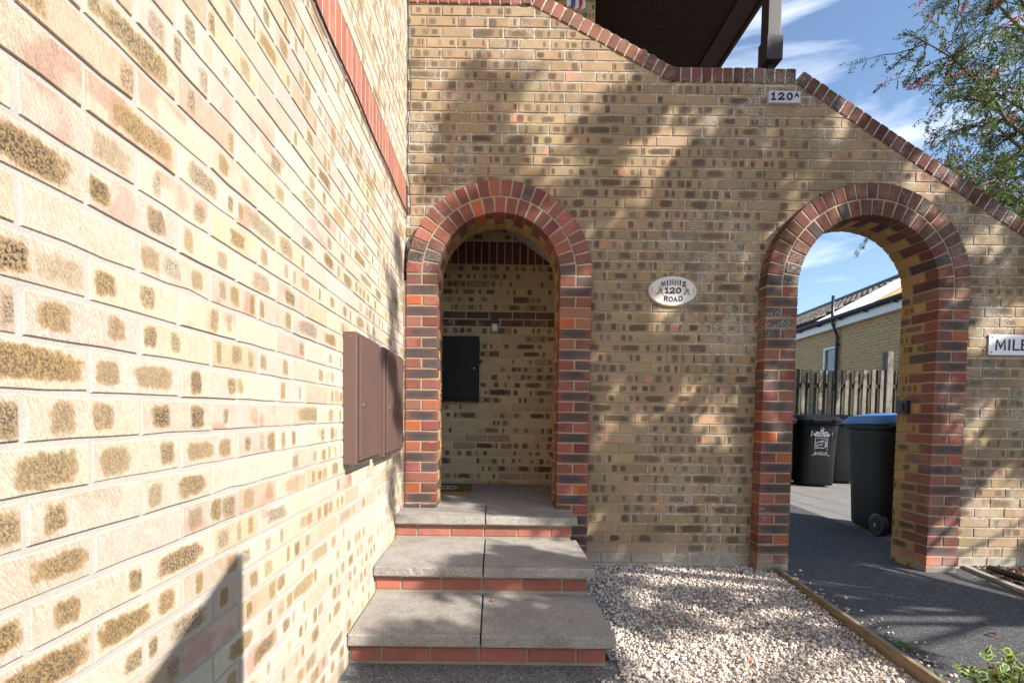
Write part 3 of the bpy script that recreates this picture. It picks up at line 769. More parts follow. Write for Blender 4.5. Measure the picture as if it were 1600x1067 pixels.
meter_box('meter_box', 'brown plastic meter box beside the porch arch, streaked with branch shadow', 2.60, 3.10, -.25, .345, .068, 'brown meter boxes')
bb = thing('wall_cabinet', 'black metal cabinet on the porch back wall under the doorbell', 'cabinet', (-.33, YB, .10))
MB().box(-.545, -.14, YB - .11, YB - .001, .105, .725).build('case', M['blackbox'], bb, bevel=.006)
dr = MB().box(-.53, -.155, YB - .124, YB - .112, .125, .705).build('door', M['blackbox'], bb, bevel=.003)
MB().tube([(-.185, YB - .122, .42), (-.185, YB - .130, .42)], .007, 10).build('lock', M['steel'], dr)
db = thing('doorbell', 'small video doorbell with black top and silver push button', 'doorbell', (.008, YB, .85))
MB().box(-.022, .036, YB - .024, YB, .865, .915).build('camera_housing', M['black'], db, bevel=.004)
MB().box(-.022, .036, YB - .022, YB, .790, .8645).build('faceplate', M['enamel'], db, bevel=.003)
MB().tube([(.007, YB - .021, .828), (.007, YB - .027, .828)], .014, 18).build('button', M['steel'], db)
MB().tube([(.007, YB - .026, .828), (.007, YB - .0285, .828)], .008, 16).build('button_core', M['enamel'], db)
dm = thing('doormat', 'small green ribbed doormat with pink lettering loops, inside the porch', 'doormat', (-.4, 4.35, -.70))
MB().box(-.62, -.192, 4.10, 4.56, -.7015, -.686).build('pile', M['mat_green'], dm, bevel=.003)
MB().box(-.615, -.20, 4.09, 4.115, -.7015, -.684).build('border', M['mat_edge'], dm, bevel=.003)
for i in range(8): MB().box(-.615, -.197, 4.14 + .052 * i, 4.155 + .052 * i, -.686, -.681).build('rib', M['mat_green'], dm)
for i in range(3):
    pts = [(-.50 + .07 * i + .045 * math.cos(a), 4.30 + .075 * math.sin(a), -.679) for a in np.linspace(0, 6, 16)]
    MB().tube(pts, .006, 5).build('print', M['mat_pink'], dm)
cb = MB(); pts = []
for i, yy in enumerate(np.linspace(-1.5, 3.49, 50)): pts.append((-S + .012, yy, ZL + .075 * 16 - .006 + .006 * math.sin(i * .9)))
pts += [(-S + .02, 3.53, 1.425), (-S + .03, 3.555, 1.445), (-S + .034, 3.56, 1.52), (-S + .028, 3.562, 1.62), (-S + .012, 3.565, 1.75)]
for i, zz in enumerate(np.linspace(1.85, 4.2, 24)): pts.append((-S + .012 + .004 * math.sin(i * 1.7) + (.014 if 2.1 < zz < 2.5 else 0), 3.564, zz))
cb.tube(pts, .0045, 6)
tag(cb.build('cable', M['black'], None, smooth=True, loc=(-S, 3.5, 1.43)), 'thin black cable clipped under the red soldier band and up the wall corner', 'cable')
lb = thing('wall_box', 'small black electrical box on the jamb of the right arch', 'electrical box', (3.198, 3.72, .08))
MB().box(3.165, 3.200, 3.665, 3.765, .035, .135).build('case', M['black'], lb, bevel=.005)
MB().box(3.157, 3.1645, 3.69, 3.74, .055, .115).build('cover', M['black'], lb, bevel=.002)

# ---------------------------------------------------------------- signs
STROKES = {'M': [[(-.42, -.5), (-.36, .5), (0, -.28), (.36, .5), (.42, -.5)]], 'I': [[(0, -.5), (0, .5)]], 'N': [[(-.34, -.5), (-.34, .5), (.34, -.5), (.34, .5)]],
 'S': [[(.30, .34), (.16, .47), (-.12, .48), (-.29, .33), (-.26, .14), (0, .02), (.26, -.13), (.31, -.32), (.14, -.48), (-.14, -.48), (-.32, -.34)]],
 'R': [[(-.3, -.5), (-.3, .5), (.06, .5), (.28, .4), (.30, .2), (.12, .04), (-.3, 0)], [(.04, .02), (.34, -.5)]], 'O': [[(.4 * math.cos(a), .5 * math.sin(a)) for a in np.linspace(0, 2 * math.pi, 17)]],
 'A': [[(-.38, -.5), (0, .5), (.38, -.5)], [(-.23, -.14), (.23, -.14)]], 'D': [[(-.32, -.5), (-.32, .5), (.04, .5), (.28, .36), (.38, .1), (.36, -.2), (.24, -.4), (.02, -.5), (-.32, -.5)]],
 'L': [[(-.26, .5), (-.26, -.5), (.3, -.5)]], 'E': [[(.28, .5), (-.28, .5), (-.28, -.5), (.28, -.5)], [(-.28, .02), (.2, .02)]],
 '1': [[(-.2, .3), (.02, .5), (.02, -.5)], [(-.2, -.5), (.24, -.5)]], '2': [[(-.3, .24), (-.22, .42), (0, .5), (.22, .42), (.29, .22), (.16, 0), (-.3, -.42), (-.3, -.48), (.32, -.48), (.32, -.36)]],
 '0': [[(.3 * math.cos(a), .5 * math.sin(a)) for a in np.linspace(0, 2 * math.pi, 17)]]}
def stroke_letter(ch, x, z, hgt, parent, mat, y, tilt=0., wid=.14, sx=1.):
    b = MB(); ct, st = math.cos(tilt), math.sin(tilt); e = 0
    for line in STROKES[ch]:
        P = [Vector((px * hgt * sx, pz * hgt * (1 - wid))) for px, pz in line]; w = hgt * wid / 2
        closed = (P[0] - P[-1]).length < 1e-6
        if closed: P = P[:-1]
        n = len(P); Lf = []; Rt = []
        for i, p in enumerate(P):
            a = (p - P[i - 1]).normalized() if (i or closed) else (P[1] - p).normalized(); c = (P[(i + 1) % n] - p).normalized() if (i < n - 1 or closed) else a
            n1 = Vector((-a.y, a.x)); n2 = Vector((-c.y, c.x)); m_ = n1 + n2; k = w / max(.38, m_.dot(n1)); q = p.copy()
            if not closed and i == 0: q = p - a * w * .9
            if not closed and i == n - 1: q = p + a * w * .9
            Lf.append(q + m_ * k); Rt.append(q - m_ * k)
        yy = y - .0004 * e; e += 1
        T = lambda v: (x + v.x * ct + v.y * st, z - v.x * st + v.y * ct)
        for i in range(n if closed else n - 1):
            j = (i + 1) % n; b.prism([T(Rt[i]), T(Rt[j]), T(Lf[j]), T(Lf[i])], yy - .0012, yy + .0008)
    return b.build('letter', mat, parent)
def ell(cx, cz, a, b, n=48): return [(cx + a * math.cos(2 * math.pi * i / n), cz + b * math.sin(2 * math.pi * i / n)) for i in range(n)]
pl = thing('house_plaque', 'oval glazed house plaque reading MINNIS 120 ROAD between the arches', 'house sign', (1.313, D, .914))
ox, oz = 1.313, .914
MB().prism(ell(ox, oz, .176, .106), D - .014, D - .002).build('face', M['enamel'], pl)
rim = MB(); n = 56; V = []; F = []
for i in range(n):
    a = 2 * math.pi * i / n; ca, sa = math.cos(a), math.sin(a)
    for (rr, yy) in ((1.0, D - .002), (1.0, D - .015), (.97, D - .0195), (.945, D - .0145)): V.append((ox + .188 * rr * ca, yy, oz + .117 * rr * sa))
for i in range(n):
    for k in range(3): F.append((i * 4 + k, ((i + 1) % n) * 4 + k, ((i + 1) % n) * 4 + k + 1, i * 4 + k + 1))
rim.add(V, F).build('rim', M['clay'], pl, smooth=True)
yt = D - .0147
for ch, dx, dz, ti in zip('MINNIS', (-.072, -.041, -.011, .026, .053, .082), (.050, .058, .061, .060, .057, .049), (-.2, -.1, -.03, .05, .1, .18)):
    stroke_letter(ch, ox + dx, oz + dz, .041, pl, M['ink'], yt, ti, .2, .74)
for ch, dx in zip('120', (-.040, .000, .046)): stroke_letter(ch, ox + dx - .004, oz + .001, .046, pl, M['ink'], yt, 0, .22, 1.1)
for ch, dx, dz, ti in zip('ROAD', (-.050, -.014, .020, .057), (-.058, -.063, -.063, -.057), (.06, .02, -.02, -.06)): stroke_letter(ch, ox + dx, oz + dz, .040, pl, M['ink'], yt, ti, .2, .82)
for sx in (-1, 1):
    cx, cz = ox + sx * .098, oz - .006
    fl = MB().prism([(cx - .005, cz - .005), (cx + .018, cz + .004), (cx - .006, cz + .045)], yt - .001, yt + .001)
    fl.prism([(cx - .042, cz - .034), (cx, cz - .016), (cx - .006, cz + .002)], yt - .0012, yt + .001)
    fl.prism([(cx + .004, cz - .006), (cx + .036, cz - .034), (cx + .018, cz + .004)], yt - .0008, yt + .001)
    fl.build('flower', M['gold'], pl)
    MB().prism(ell(cx + .014, cz + .012, .007, .007, 12), yt - .002, yt + .001).build('flower_dot', M['inkblue'], pl)
    MB().prism(ell(cx - .006, cz - .014, .004, .004, 10), yt - .002, yt + .001).build('flower_dot', M['ink'], pl)
    pts = [(ox + sx * .155 + .006 * math.sin(t * 2.2), yt, oz + .03 - .011 * t) for t in np.linspace(0, 5.5, 14)]
    MB().tube(pts, .0022, 5).build('scroll', M['gold'], pl)
MB().tube([(1.305, D + .004, 1.045), (1.305, D - .006, 1.045)], .005, 8).build('screw', M['black'], pl)

np_ = thing('number_plaque', 'small pale block plaque numbered 120A below the coping corner', 'house number', (2.08, D, 2.27))
MB().box(1.968, 2.196, D - .026, D + .002, 2.268, 2.352).build('block', M['stoneplaque'], np_, bevel=.003)
yt = D - .027
for ch, x, s_ in zip('120', (2.000, 2.056, 2.117), (.074, .074, .074)): stroke_letter(ch, x, 2.312, .056, np_, M['ink'], yt, 0, .22, 1.0)
stroke_letter('A', 2.168, 2.324, .036, np_, M['ink'], yt, 0, .22, .95)

ms = thing('street_sign', 'white enamel street name sign with black capitals MILE at the right edge', 'street sign', (4.1, D, .47))
MB().box(3.676, 4.62, D - .010, D - .001, .478, .628).build('plate', M['sign'], ms, bevel=.002)
for ch, x in zip('MILE', (3.763, 3.827, 3.880, 3.945)): stroke_letter(ch, x, .553, .084, ms, M['signblack'], D - .0112, 0, .15, .95)
for x, z in ((3.697, .609), (3.697, .497), (4.60, .609), (4.60, .497)): MB().tube([(x, D - .004, z), (x, D - .013, z)], .0055, 10).build('bolt', M['signblack'], ms)

# ---------------------------------------------------------------- roof over the upper entrance
cn_ = thing('entrance_canopy', 'dark brown boarded canopy roof over the upper landing with an edge beam and post', 'canopy', (2.0, 5, 2.5))
ZC = 4.25
MB().box(-S, 2.60, D + .06, 9, ZC, ZC + .03).build('soffit', M['soffit'], cn_)
for i in range(30): MB().box(-S, 2.58, D + .07 + .18 * i, D + .246 + .18 * i, ZC - .005, ZC + .001).build('soffit_board', M['soffit'], cn_)
MB().box(2.44, 2.66, D + .05, 9, ZC - .03, ZC + .14).build('edge_beam', M['brownwood'], cn_, bevel=.006)
MB().box(2.662, 2.70, D + .04, 9, ZC - .055, ZC + .2).build('fascia', M['brownwood'], cn_, bevel=.004)
MB().box(-S, 2.75, D + .03, 9, ZC + .2, ZC + .26).build('roof_deck', M['soffit'], cn_)
po = MB().box(2.000, 2.098, 3.655, 3.755, 2.80, ZC).build('post', M['greypost'], cn_, bevel=.004)
MB().box(1.990, 2.110, 3.643, 3.767, 2.64, 2.815).build('post_shoe', M['greypost'], po, bevel=.004)
MB().box(2.03, 2.07, 3.69, 3.72, 2.53, 2.70).build('bracket', M['black'], po)
MB().tube([(1.95, 3.72, 2.54), (1.97, 3.72, 2.56), (2.03, 3.72, 2.57), (2.10, 3.72, 2.565), (2.12, 3.72, 2.54)], .045, 10).build('ridge_tile', M['terracotta'], cn_)
up = thing('upper_wall', 'recessed entrance walls under the canopy, coloured dark for its shade', 'wall', (1.2, 6, 2.5))
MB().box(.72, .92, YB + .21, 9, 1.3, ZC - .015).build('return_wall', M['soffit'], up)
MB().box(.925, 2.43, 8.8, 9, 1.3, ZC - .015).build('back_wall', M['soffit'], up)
fl = thing('bunting', 'red white and blue cloth bunting hanging by the upper entrance', 'bunting', (.72, 4.55, 3.7))
for i, (x, mt, dz) in enumerate(((.64, 'sign', 0), (.68, 'inkblue', -.01), (.715, 'sign', -.02), (.745, 'berry', -.005), (.775, 'sign', -.02))):
    V = [(x - .018, 4.52 + .01 * (i % 2), 4.12), (x + .02, 4.55, 4.12), (x + .022, 4.53 - .01 * (i % 2), 3.735 + dz), (x - .014, 4.54, 3.72 + dz)]
    V += [(a, b + .004, c) for a, b, c in V]
    MB().add(V, [(0, 3, 2, 1), (4, 5, 6, 7), (0, 1, 5, 4), (1, 2, 6, 5), (2, 3, 7, 6), (3, 0, 4, 7)]).build('pennant', M[mt], fl)

# ---------------------------------------------------------------- bins behind the right arch
def ring(hw, d0, d1, z, n=28, p=5.):
    out = []
    for i in range(n):
        a = 2 * math.pi * i / n; ca, sa = math.cos(a), math.sin(a)
        out.append((hw * math.copysign(abs(ca) ** (2 / p), ca), (d0 + d1) / 2 + (d1 - d0) / 2 * math.copysign(abs(sa) ** (2 / p), sa), z))
    return out
def loft(rings, top=True, bot=True):
    n = len(rings[0]); V = [v for r in rings for v in r]
    F = [(i * n + j, i * n + (j + 1) % n, (i + 1) * n + (j + 1) % n, (i + 1) * n + j) for i in range(len(rings) - 1) for j in range(n)]
    if bot: F.append(tuple(range(n))[::-1])
    if top: F.append(tuple(range((len(rings) - 1) * n, len(rings) * n)))
    return V, F
def bin_(label, loc, rz, body, lid, logo=False):
    t = thing('wheelie_bin', label, 'wheelie bin', loc, 'wheelie bins behind the wall', rz)
    mb = lambda V, F: MB().add(V, F)
    mb(*loft([ring(.225, -.25, .25, .03), ring(.235, -.262, .262, .06), ring(.245, -.285, .275, .45), ring(.262, -.32, .29, .90), ring(.268, -.33, .295, .955)])).build('body', M[body], t, smooth=True, local=True)
    mb(*loft([ring(.268, -.33, .295, .945), ring(.292, -.36, .315, .95), ring(.294, -.362, .318, .985), ring(.285, -.355, .31, .992)])).build('rim', M[body], t, local=True)
    V, F = loft([ring(.298, -.385, .30, .985), ring(.300, -.388, .30, 1.005), ring(.285, -.365, .295, 1.022), ring(.255, -.31, .27, 1.06), ring(.13, -.17, .15, 1.085)])
    ld = mb([(x, y, z + .02 * (y + .38)) for x, y, z in V], F).build('lid', M[lid], t, local=True, smooth=False)
    for sx in (-.15, .15): MB().box(sx - .02, sx + .02, -.41, -.36, .99, 1.02).build('lid_grip', M[lid], ld, local=True, bevel=.006)
    MB().tube([(-.24, .30, .97), (-.24, .385, 1.0), (.24, .385, 1.0), (.24, .30, .97)], .014, 8).build('handle', M[body], t, local=True)
    MB().tube([(-.255, .24, .10), (.255, .24, .10)], .012, 8).build('axle', M['steel'], t, local=True)
    for sx in (-1, 1):
        w = MB().tube([(sx * .235, .24, .10), (sx * .24, .24, .10), (sx * .282, .24, .10), (sx * .288, .24, .10)], [.085, .1, .1, .088], 24).build('wheel', M['black'], t, local=True)
        MB().tube([(sx * .287, .24, .10), (sx * .2925, .24, .10)], [.062, .058], 20).build('rim', M['bin'], w, local=True)
        MB().tube([(sx * .291, .24, .10), (sx * .297, .24, .10)], .018, 12).build('hub', M['steel'], w, local=True)
    t.scale = (1.03, 1.03, 1.085)
    if logo:                                          # worn white council emblem on the front
        def Lg(polys, nm):
            b = MB()
            for P in polys:
                V = []
                for x, z in P:
                    yy = -.285 - .035 * (z - .45) / .45 if z > .45 else -.262 - .023 * (z - .06) / .39
                    V.append((x, yy - .0035, z))
                b.add(V, [tuple(range(len(P)))])
            b.build(nm, M['worn_print'], t, local=True)
        Lg([[(-.10, .76), (.10, .76), (.12, .80), (.06, .84), (.025, .82), (.03, .88), (0, .91), (-.03, .88), (-.02, .82), (-.06, .84), (-.12, .80)], [(-.15, .76), (-.135, .76), (-.13, .85), (-.15, .83)], [(.14, .76), (.15, .76), (.15, .84), (.135, .85)]], 'crest')
        Lg([[(-.09, .56), (-.08, .56), (-.08, .74), (-.09, .74)], [(.08, .56), (.09, .56), (.09, .74), (.08, .74)], [(-.08, .73), (.08, .73), (.08, .74), (-.08, .74)], [(-.08, .645), (-.03, .675), (.03, .68), (.08, .715), (.08, .73), (.03, .71), (-.03, .695), (-.08, .665)],
            [(-.08, .635), (-.02, .645), (.03, .66), (.01, .63), (-.03, .62), (-.08, .61)], [(.045, .60), (.075, .60), (.075, .69), (.055, .69)], [(-.07, .585), (.05, .585), (.05, .60), (-.07, .60)], [(-.07, .605), (-.055, .605), (-.055, .63), (-.07, .62)]], 'emblem')
        Lg([[(-.09, .515), (.09, .515), (.09, .53), (-.09, .53)], [(-.10, .49), (.08, .485), (.10, .50), (-.08, .51)], [(-.12, .475), (-.10, .475), (-.09, .50), (-.12, .495)], [(.10, .46), (.13, .47), (.12, .495), (.09, .49)]], 'caption')
    return t
GZ = -1.140
bin_('black wheelie bin with bright blue lid beside the right arch jamb', (4.02, 4.80, GZ), math.radians(176), 'binbrown', 'blue')
bin_('black wheelie bin with a worn white council emblem on its front', (5.36, 7.98, GZ), math.radians(-14), 'bin', 'bin', True)
bin_('all-black wheelie bin half hidden behind the left jamb of the path arch', (4.70, 8.12, GZ), math.radians(-8), 'bin', 'bin')
bin_('all-black wheelie bin half hidden behind the blue-lidded one', (6.08, 8.40, GZ), math.radians(-10), 'bin', 'bin')

# ---------------------------------------------------------------- fence behind the bins
fe = thing('paling_fence', 'weathered timber fence of spaced upright boards behind the bins', 'fence', (6.3, 9.05, -1.14))
pm = {}
for k in range(34):
    x = 4.3 + .165 * k + RNG.uniform(-.006, .006)
    MB().box(x, x + .068, 9.00, 9.022, -1.10, .885 + RNG.uniform(-.015, .015)).build('board', M['fence'], fe, bevel=.003)
    MB().box(x + .055, x + .175, 9.075, 9.095, -1.10, .885 + RNG.uniform(-.015, .015)).build('back_board', M['fence_back'], fe)
for zz in (-.75, .55): MB().box(4.2, 10, 9.023, 9.074, zz, zz + .08).build('rail', M['soffit'], fe)
MB().box(7.36, 7.47, 8.97, 9.10, -1.15, 1.24).build('post', M['fence'], fe, bevel=.012)
MB().box(4.55, 4.66, 9.1, 9.2, -1.15, .85).build('post', M['concrete'], fe, bevel=.012)

# ---------------------------------------------------------------- neighbouring house
an = math.radians(-7.0)
nh = thing('neighbour_house', 'yellow brick neighbouring house with brown tiled roof and white bargeboard, beyond the fence', 'house', (8.48, 10, -1.18), rz=an)
# local frame: y runs along the wall away from us, x into the house; height from the ground
ZG = 2.56 + 1.18
def wall_uv(name, V, F, mat, parent): return MB().add(V, F).build(name, mat, parent, local=True)
# facing wall with a window opening, drawn in its own frame so that the courses lie level
wl_ = MB()
W0, W1, Z0w, Z1w = 2.30, 2.92, 1.18 + 1.17, 1.18 + 1.83
for a, b, c, d in ((-1.5, W0, 0, ZG - .09), (W1, 14, 0, ZG - .09), (W0, W1, 0, Z0w), (W0, W1, Z1w, ZG - .09)):
    wl_.add([(a, c, 0), (b, c, 0), (b, d, 0), (a, d, 0), (a, c, .2), (b, c, .2), (b, d, .2), (a, d, .2)], [(3, 2, 1, 0), (0, 1, 5, 4), (1, 2, 6, 5), (2, 3, 7, 6), (3, 0, 4, 7)])
wo = wl_.build('wall', M['far_brick'], nh, local=True); wo.rotation_euler = (math.pi / 2, 0, math.pi / 2); wo.location = (0, 0, 0)
wi = MB().box(.045, .075, W0 + .05, W1 - .05, Z0w + .05, Z1w - .05).build('window', M['glass'], nh, local=True)
for bx in ((.0, .06, W0, W1, Z0w, Z0w + .06), (.0, .06, W0, W1, Z1w - .06, Z1w), (.001, .06, W0, W0 + .07, Z0w + .06, Z1w - .06), (.001, .06, W1 - .07, W1, Z0w + .06, Z1w - .06)): MB().box(*bx).build('frame', M['white'], wi, local=True, bevel=.008)
MB().box(-.04, .05, W0 - .03, W1 + .03, Z0w - .04, Z0w - .002).build('sill', M['white'], wi, local=True)
MB().box(-.14, .0, -1.5, 14, ZG - .31, ZG - .08).build('fascia', M['white'], nh, local=True)
gu = MB(); n = 8
for i in range(n): pass
gu.tube([(-.20, -1.5, ZG - .08), (-.20, 14, ZG - .08)], .062, 12); gu.build('gutter', M['gutter'], nh, local=True, smooth=True)
for i in range(14): MB().box(-.25, -.135, -1 + i * .95, -.96 + i * .95, ZG - .17, ZG - .14).build('gutter_bracket', M['gutter'], nh, local=True)
yd = 2.18
MB().tube([(-.20, yd, ZG + .5), (-.20, yd, ZG - .1), (-.19, yd, ZG - .2), (-.09, yd + .02, ZG - .42), (-.06, yd + .02, ZG - .52), (-.06, yd + .02, 0)], .036, 10).build('downpipe', M['gutter'], nh, local=True, smooth=True)
MB().box(-.11, .0, yd - .03, yd + .07, ZG - .75, ZG - .71).build('pipe_clip', M['gutter'], nh, local=True)
# roof slope behind the gable at y = 2.85, ridge 2.2 m in
GY = 2.85; RX, RZ = 2.15, ZG + 1.22
MB().add([(-.2, GY, ZG + .03), (RX, GY, RZ), (RX, 14, RZ), (-.2, 14, ZG + .03), (4.4, GY, ZG), (4.4, 14, ZG)], [(0, 1, 2, 3), (1, 4, 5, 2)]).build('roof', M['soffit'], nh, local=True)
tl = MB(); sl = Vector((RX + .2, 0, RZ - ZG - .03)); Ls = sl.length; sl.normalize(); nr = Vector((-sl.z, 0, sl.x))
for r in range(int(Ls / .24) + 1):
    for q in range(46):
        y0 = GY + .03 + .235 * q + (.117 if r % 2 else 0); s0 = r * .24; s1 = min(s0 + .27, Ls)
        if s1 <= s0: continue
        A = Vector((-.2, 0, ZG + .03)) + sl * s0 + nr * .055; B = Vector((-.2, 0, ZG + .03)) + sl * s1 + nr * .018
        c = [.27, .225, .185] if RNG.random() < .7 else [.19, .155, .125]; c = vary(c, .2)
        ym = y0 + .105
        V = []
        for Pp, dn in ((A, .03), (B, .0)):
            for k, yy in enumerate((y0, y0 + .045, ym, y0 + .165, y0 + .225)):
                up_ = (0, .032, .036, .004, 0)[k]; V.append((Pp.x + nr.x * up_, yy, Pp.z + nr.z * up_))
        n0 = len(V)
        for k, yy in enumerate((y0, y0 + .045, ym, y0 + .165, y0 + .225)): V.append((A.x - nr.x * .03, yy, A.z - nr.z * .03))
        F = [(k, k + 5, k + 6, k + 1) for k in range(4)] + [(n0 + k, k, k + 1, n0 + k + 1) for k in range(4)]
        tl.add(V, F, (*c, 1))
to = tl.build('roof_tiles', M['tile'], nh, local=True, tint=True); to['kind'] = 'stuff'
MB().tube([(RX, GY, RZ + .06), (RX, 14, RZ + .06)], .09, 10).build('ridge_tiles', M['tile'] if False else M['gutter'], nh, local=True)
bw = .23
MB().add([(-.25, GY - .06, ZG - .02), (RX, GY - .06, RZ + .09), (RX, GY - .06, RZ + .09 - bw), (.30, GY - .06, ZG - .02), (-.25, GY + .05, ZG - .02), (RX, GY + .05, RZ + .09), (RX, GY + .05, RZ + .09 - bw), (.30, GY + .05, ZG - .02)],
         [(3, 2, 1, 0), (0, 1, 5, 4), (2, 3, 7, 6), (4, 5, 6, 7), (3, 0, 4, 7)]).build('bargeboard', M['white'], nh, local=True)
MB().add([(-.15, GY + .06, ZG - .1), (RX, GY + .06, RZ), (4.4, GY + .06, ZG - .1)], [(0, 2, 1)]).build('gable', M['cream'], nh, local=True)
MB().box(-.14, 4.3, -1.5, GY - .07, ZG - .12, ZG - .08).build('flat_roof', M['gutter'], nh, local=True)
MB().add([(0, -1.5, 0), (4.3, -1.5, 0), (4.3, -1.5, ZG), (0, -1.5, ZG)], [(0, 1, 2, 3)]).build('end_wall', M['cream'], nh, local=True)

# ---------------------------------------------------------------- trees
LEAFR = [(.050, .082, .032), (.068, .10, .038), (.042, .066, .028), (.092, .118, .05), (.14, .13, .05)]
LEAFC = [(.050, .085, .022), (.070, .110, .028), (.042, .070, .020), (.095, .125, .035), (.060, .090, .030)]
def leaf_cloud(name, P, dirs, length, width, mat, cols, rng, fold=.25):
    """one pointed leaf per row of P: six corners folded along the midrib"""
    n = len(P); d = dirs / np.linalg.norm(dirs, axis=1)[:, None]; a = np.cross(d, rng.normal(size=(n, 3))); a /= np.linalg.norm(a, axis=1)[:, None] + 1e-9; b = np.cross(d, a)
    l = (length * rng.uniform(.7, 1.25, n))[:, None]; w = (width * rng.uniform(.75, 1.2, n))[:, None]
    V = np.stack([P, P + d * l * .35 + a * w / 2 + b * w * fold, P + d * l * .75 + a * w * .38 + b * w * fold * .6, P + d * l - b * w * .1, P + d * l * .75 - a * w * .38 + b * w * fold * .6, P + d * l * .35 - a * w / 2 + b * w * fold], 1)
    F = np.array([(0, 1, 2, 3), (0, 3, 4, 5)])[None] + 6 * np.arange(n)[:, None, None]
    T = np.asarray(cols)[rng.integers(0, len(cols), n)] * rng.uniform(.75, 1.25, (n, 1))
    return tri_mesh(name, V, F, mat, np.repeat(T, 6, 0))
def wander(p, d, L, n, rng, curl=.25, droop=0.):
    pts = [np.array(p, float)]; d = np.array(d, float); d /= np.linalg.norm(d)
    for i in range(n):
        d = d + rng.normal(size=3) * curl / n * 2 + np.array([0, 0, -droop / n]); d /= np.linalg.norm(d); pts.append(pts[-1] + d * L / n)
    return pts
def rowan(base, label, rng, limbs, trunk_top):
    t = thing('rowan_tree', label, 'tree', base); wood = MB(); LP = []; LD = []; BP = []
    tr = [base, (base[0] - .05, base[1] + .05, base[2] + 1.2), (trunk_top[0], trunk_top[1], trunk_top[2])]
    wood.tube(tr, [.13, .11, .085], 10)
    for (tip, mid, r0) in limbs:
        A = np.array(trunk_top) + rng.normal(size=3) * .1; Bm = np.array(mid); Ct = np.array(tip); pts = []
        for s in np.linspace(0, 1, 14): pts.append((1 - s) ** 2 * A + 2 * s * (1 - s) * Bm + s * s * Ct + rng.normal(size=3) * .035)
        wood.tube(pts, list(np.linspace(r0, .007, 14)), 7)
        for i in range(3, 14):
            for _ in range(4 if i > 7 else 3):
                ax = pts[i] - pts[i - 1]; ax /= np.linalg.norm(ax); d = ax * .7 + rng.normal(size=3) * .65 + np.array([0, 0, .1])
                tw = wander(pts[i], d, rng.uniform(.35, .85), 5, rng, .5, .35); wood.tube(tw, list(np.linspace(.009, .003, 6)), 5)
                for j in range(1, 6):
                    for _ in range(2):
                        dd = (tw[j] - tw[j - 1]); dd /= np.linalg.norm(dd); dd = dd * .6 + rng.normal(size=3) * .6; dd[2] -= .25
                        stem = wander(tw[j], dd, rng.uniform(.11, .17), 6, rng, .3, .5)
                        side = np.cross(stem[-1] - stem[0], rng.normal(size=3)); side /= np.linalg.norm(side) + 1e-9
                        for k in range(1, 7):
                            sd = stem[k] - stem[k - 1]; sd /= np.linalg.norm(sd)
                            for sg in (-1, 1): LP.append(stem[k]); LD.append(sd * .55 + side * sg)
                        LP.append(stem[-1]); LD.append(sd)
                if rng.random() < .17: BP.append(tw[-1])
    wood.build('trunk', M['bark'], t, smooth=True)
    me = leaf_cloud('crown', np.array(LP) - np.array(base), np.array(LD), .046, .015, M['leaf'], LEAFR, rng, .1)
    link('crown', me, t)
    n = 26; C = np.repeat(np.array(BP) - np.array(base), n, 0); k = len(C)
    Q = C + rng.normal(size=(k, 3)) * [.038, .038, .026] - [0, 0, .03]
    V = IV[None] * .0085 + Q[:, None, :]; o = link('berries', tri_mesh('berries', V, IF[None] + 12 * np.arange(k)[:, None, None], M['berry']), t); o['kind'] = 'stuff'
    return t
rr = np.random.default_rng(21)
rowan((8.9, 6.9, -1.18), 'rowan tree with red berries leaning over the wall at the upper right', rr,
      [((5.6, 6.5, 3.35), (7.0, 6.6, 3.6), .04), ((5.75, 6.6, 5.0), (7.4, 6.7, 4.2), .045), ((6.2, 6.3, 5.7), (7.6, 6.6, 5.4), .045), ((5.15, 6.9, 3.02), (7.2, 6.9, 3.1), .02),
       ((6.2, 6.2, 3.0), (7.6, 6.6, 3.0), .03), ((6.3, 6.6, 4.3), (7.6, 6.8, 3.9), .04), ((6.9, 6.2, 6.2), (8.2, 6.7, 5.6), .045), ((6.6, 7.4, 3.7), (8, 7.2, 3.2), .035), ((6.7, 7.0, 5.0), (8, 7.0, 4.4), .035), ((7.0, 6.4, 2.3), (8, 6.6, 2.2), .03), ((6.5, 7.2, 6.3), (8, 7.0, 6.2), .04), ((9.8, 7.5, 6.5), (9, 7, 5), .05), ((10.5, 6.5, 5.0), (9.5, 6.7, 4), .05)], (8.75, 6.85, 1.5))

def shade_tree(base, label, rng, blobs):
    t = thing('street_tree', label, 'tree', base); wood = MB(); top = np.array((base[0] - .05, base[1] + .1, base[2] + 2.0))
    wood.tube([base, (base[0] + .03, base[1] + .04, base[2] + 1.0), top], [.16, .13, .11], 10)
    P = []; Dd = []
    for (c, r, n) in blobs:
        c = np.array(c)
        if rng.random() < .3:
            s = np.linspace(0, 1, 7)[:, None]; md = (top + c) / 2 + [0, 0, .3]
            wood.tube(list((1 - s) ** 2 * top + 2 * s * (1 - s) * md + s * s * c + rng.normal(size=(7, 3)) * .03), list(np.linspace(.03, .006, 7)), 5)
        k = max(3, n // 45); d = rng.normal(size=(k, 3)); d /= np.linalg.norm(d, axis=1)[:, None]; tips = c + d * (r * rng.uniform(.15, 1, (k, 1)) ** .6)
        for q in tips[:3]: wood.tube([c, (c + q) / 2 + rng.normal(size=3) * .04, q], [.008, .006, .003], 4)
        idx = rng.integers(0, k, n); P.append(tips[idx] + rng.normal(size=(n, 3)) * .05); Dd.append(rng.normal(size=(n, 3)) + [0, 0, -.4])
    wood.build('trunk', M['bark'], t, smooth=True)
    link('crown', leaf_cloud('crown', np.concatenate(P) - np.array(base), np.concatenate(Dd), .10, .06, M['leaf'], LEAFC, rng), t)
    return t
rs = np.random.default_rng(4); blobs = []
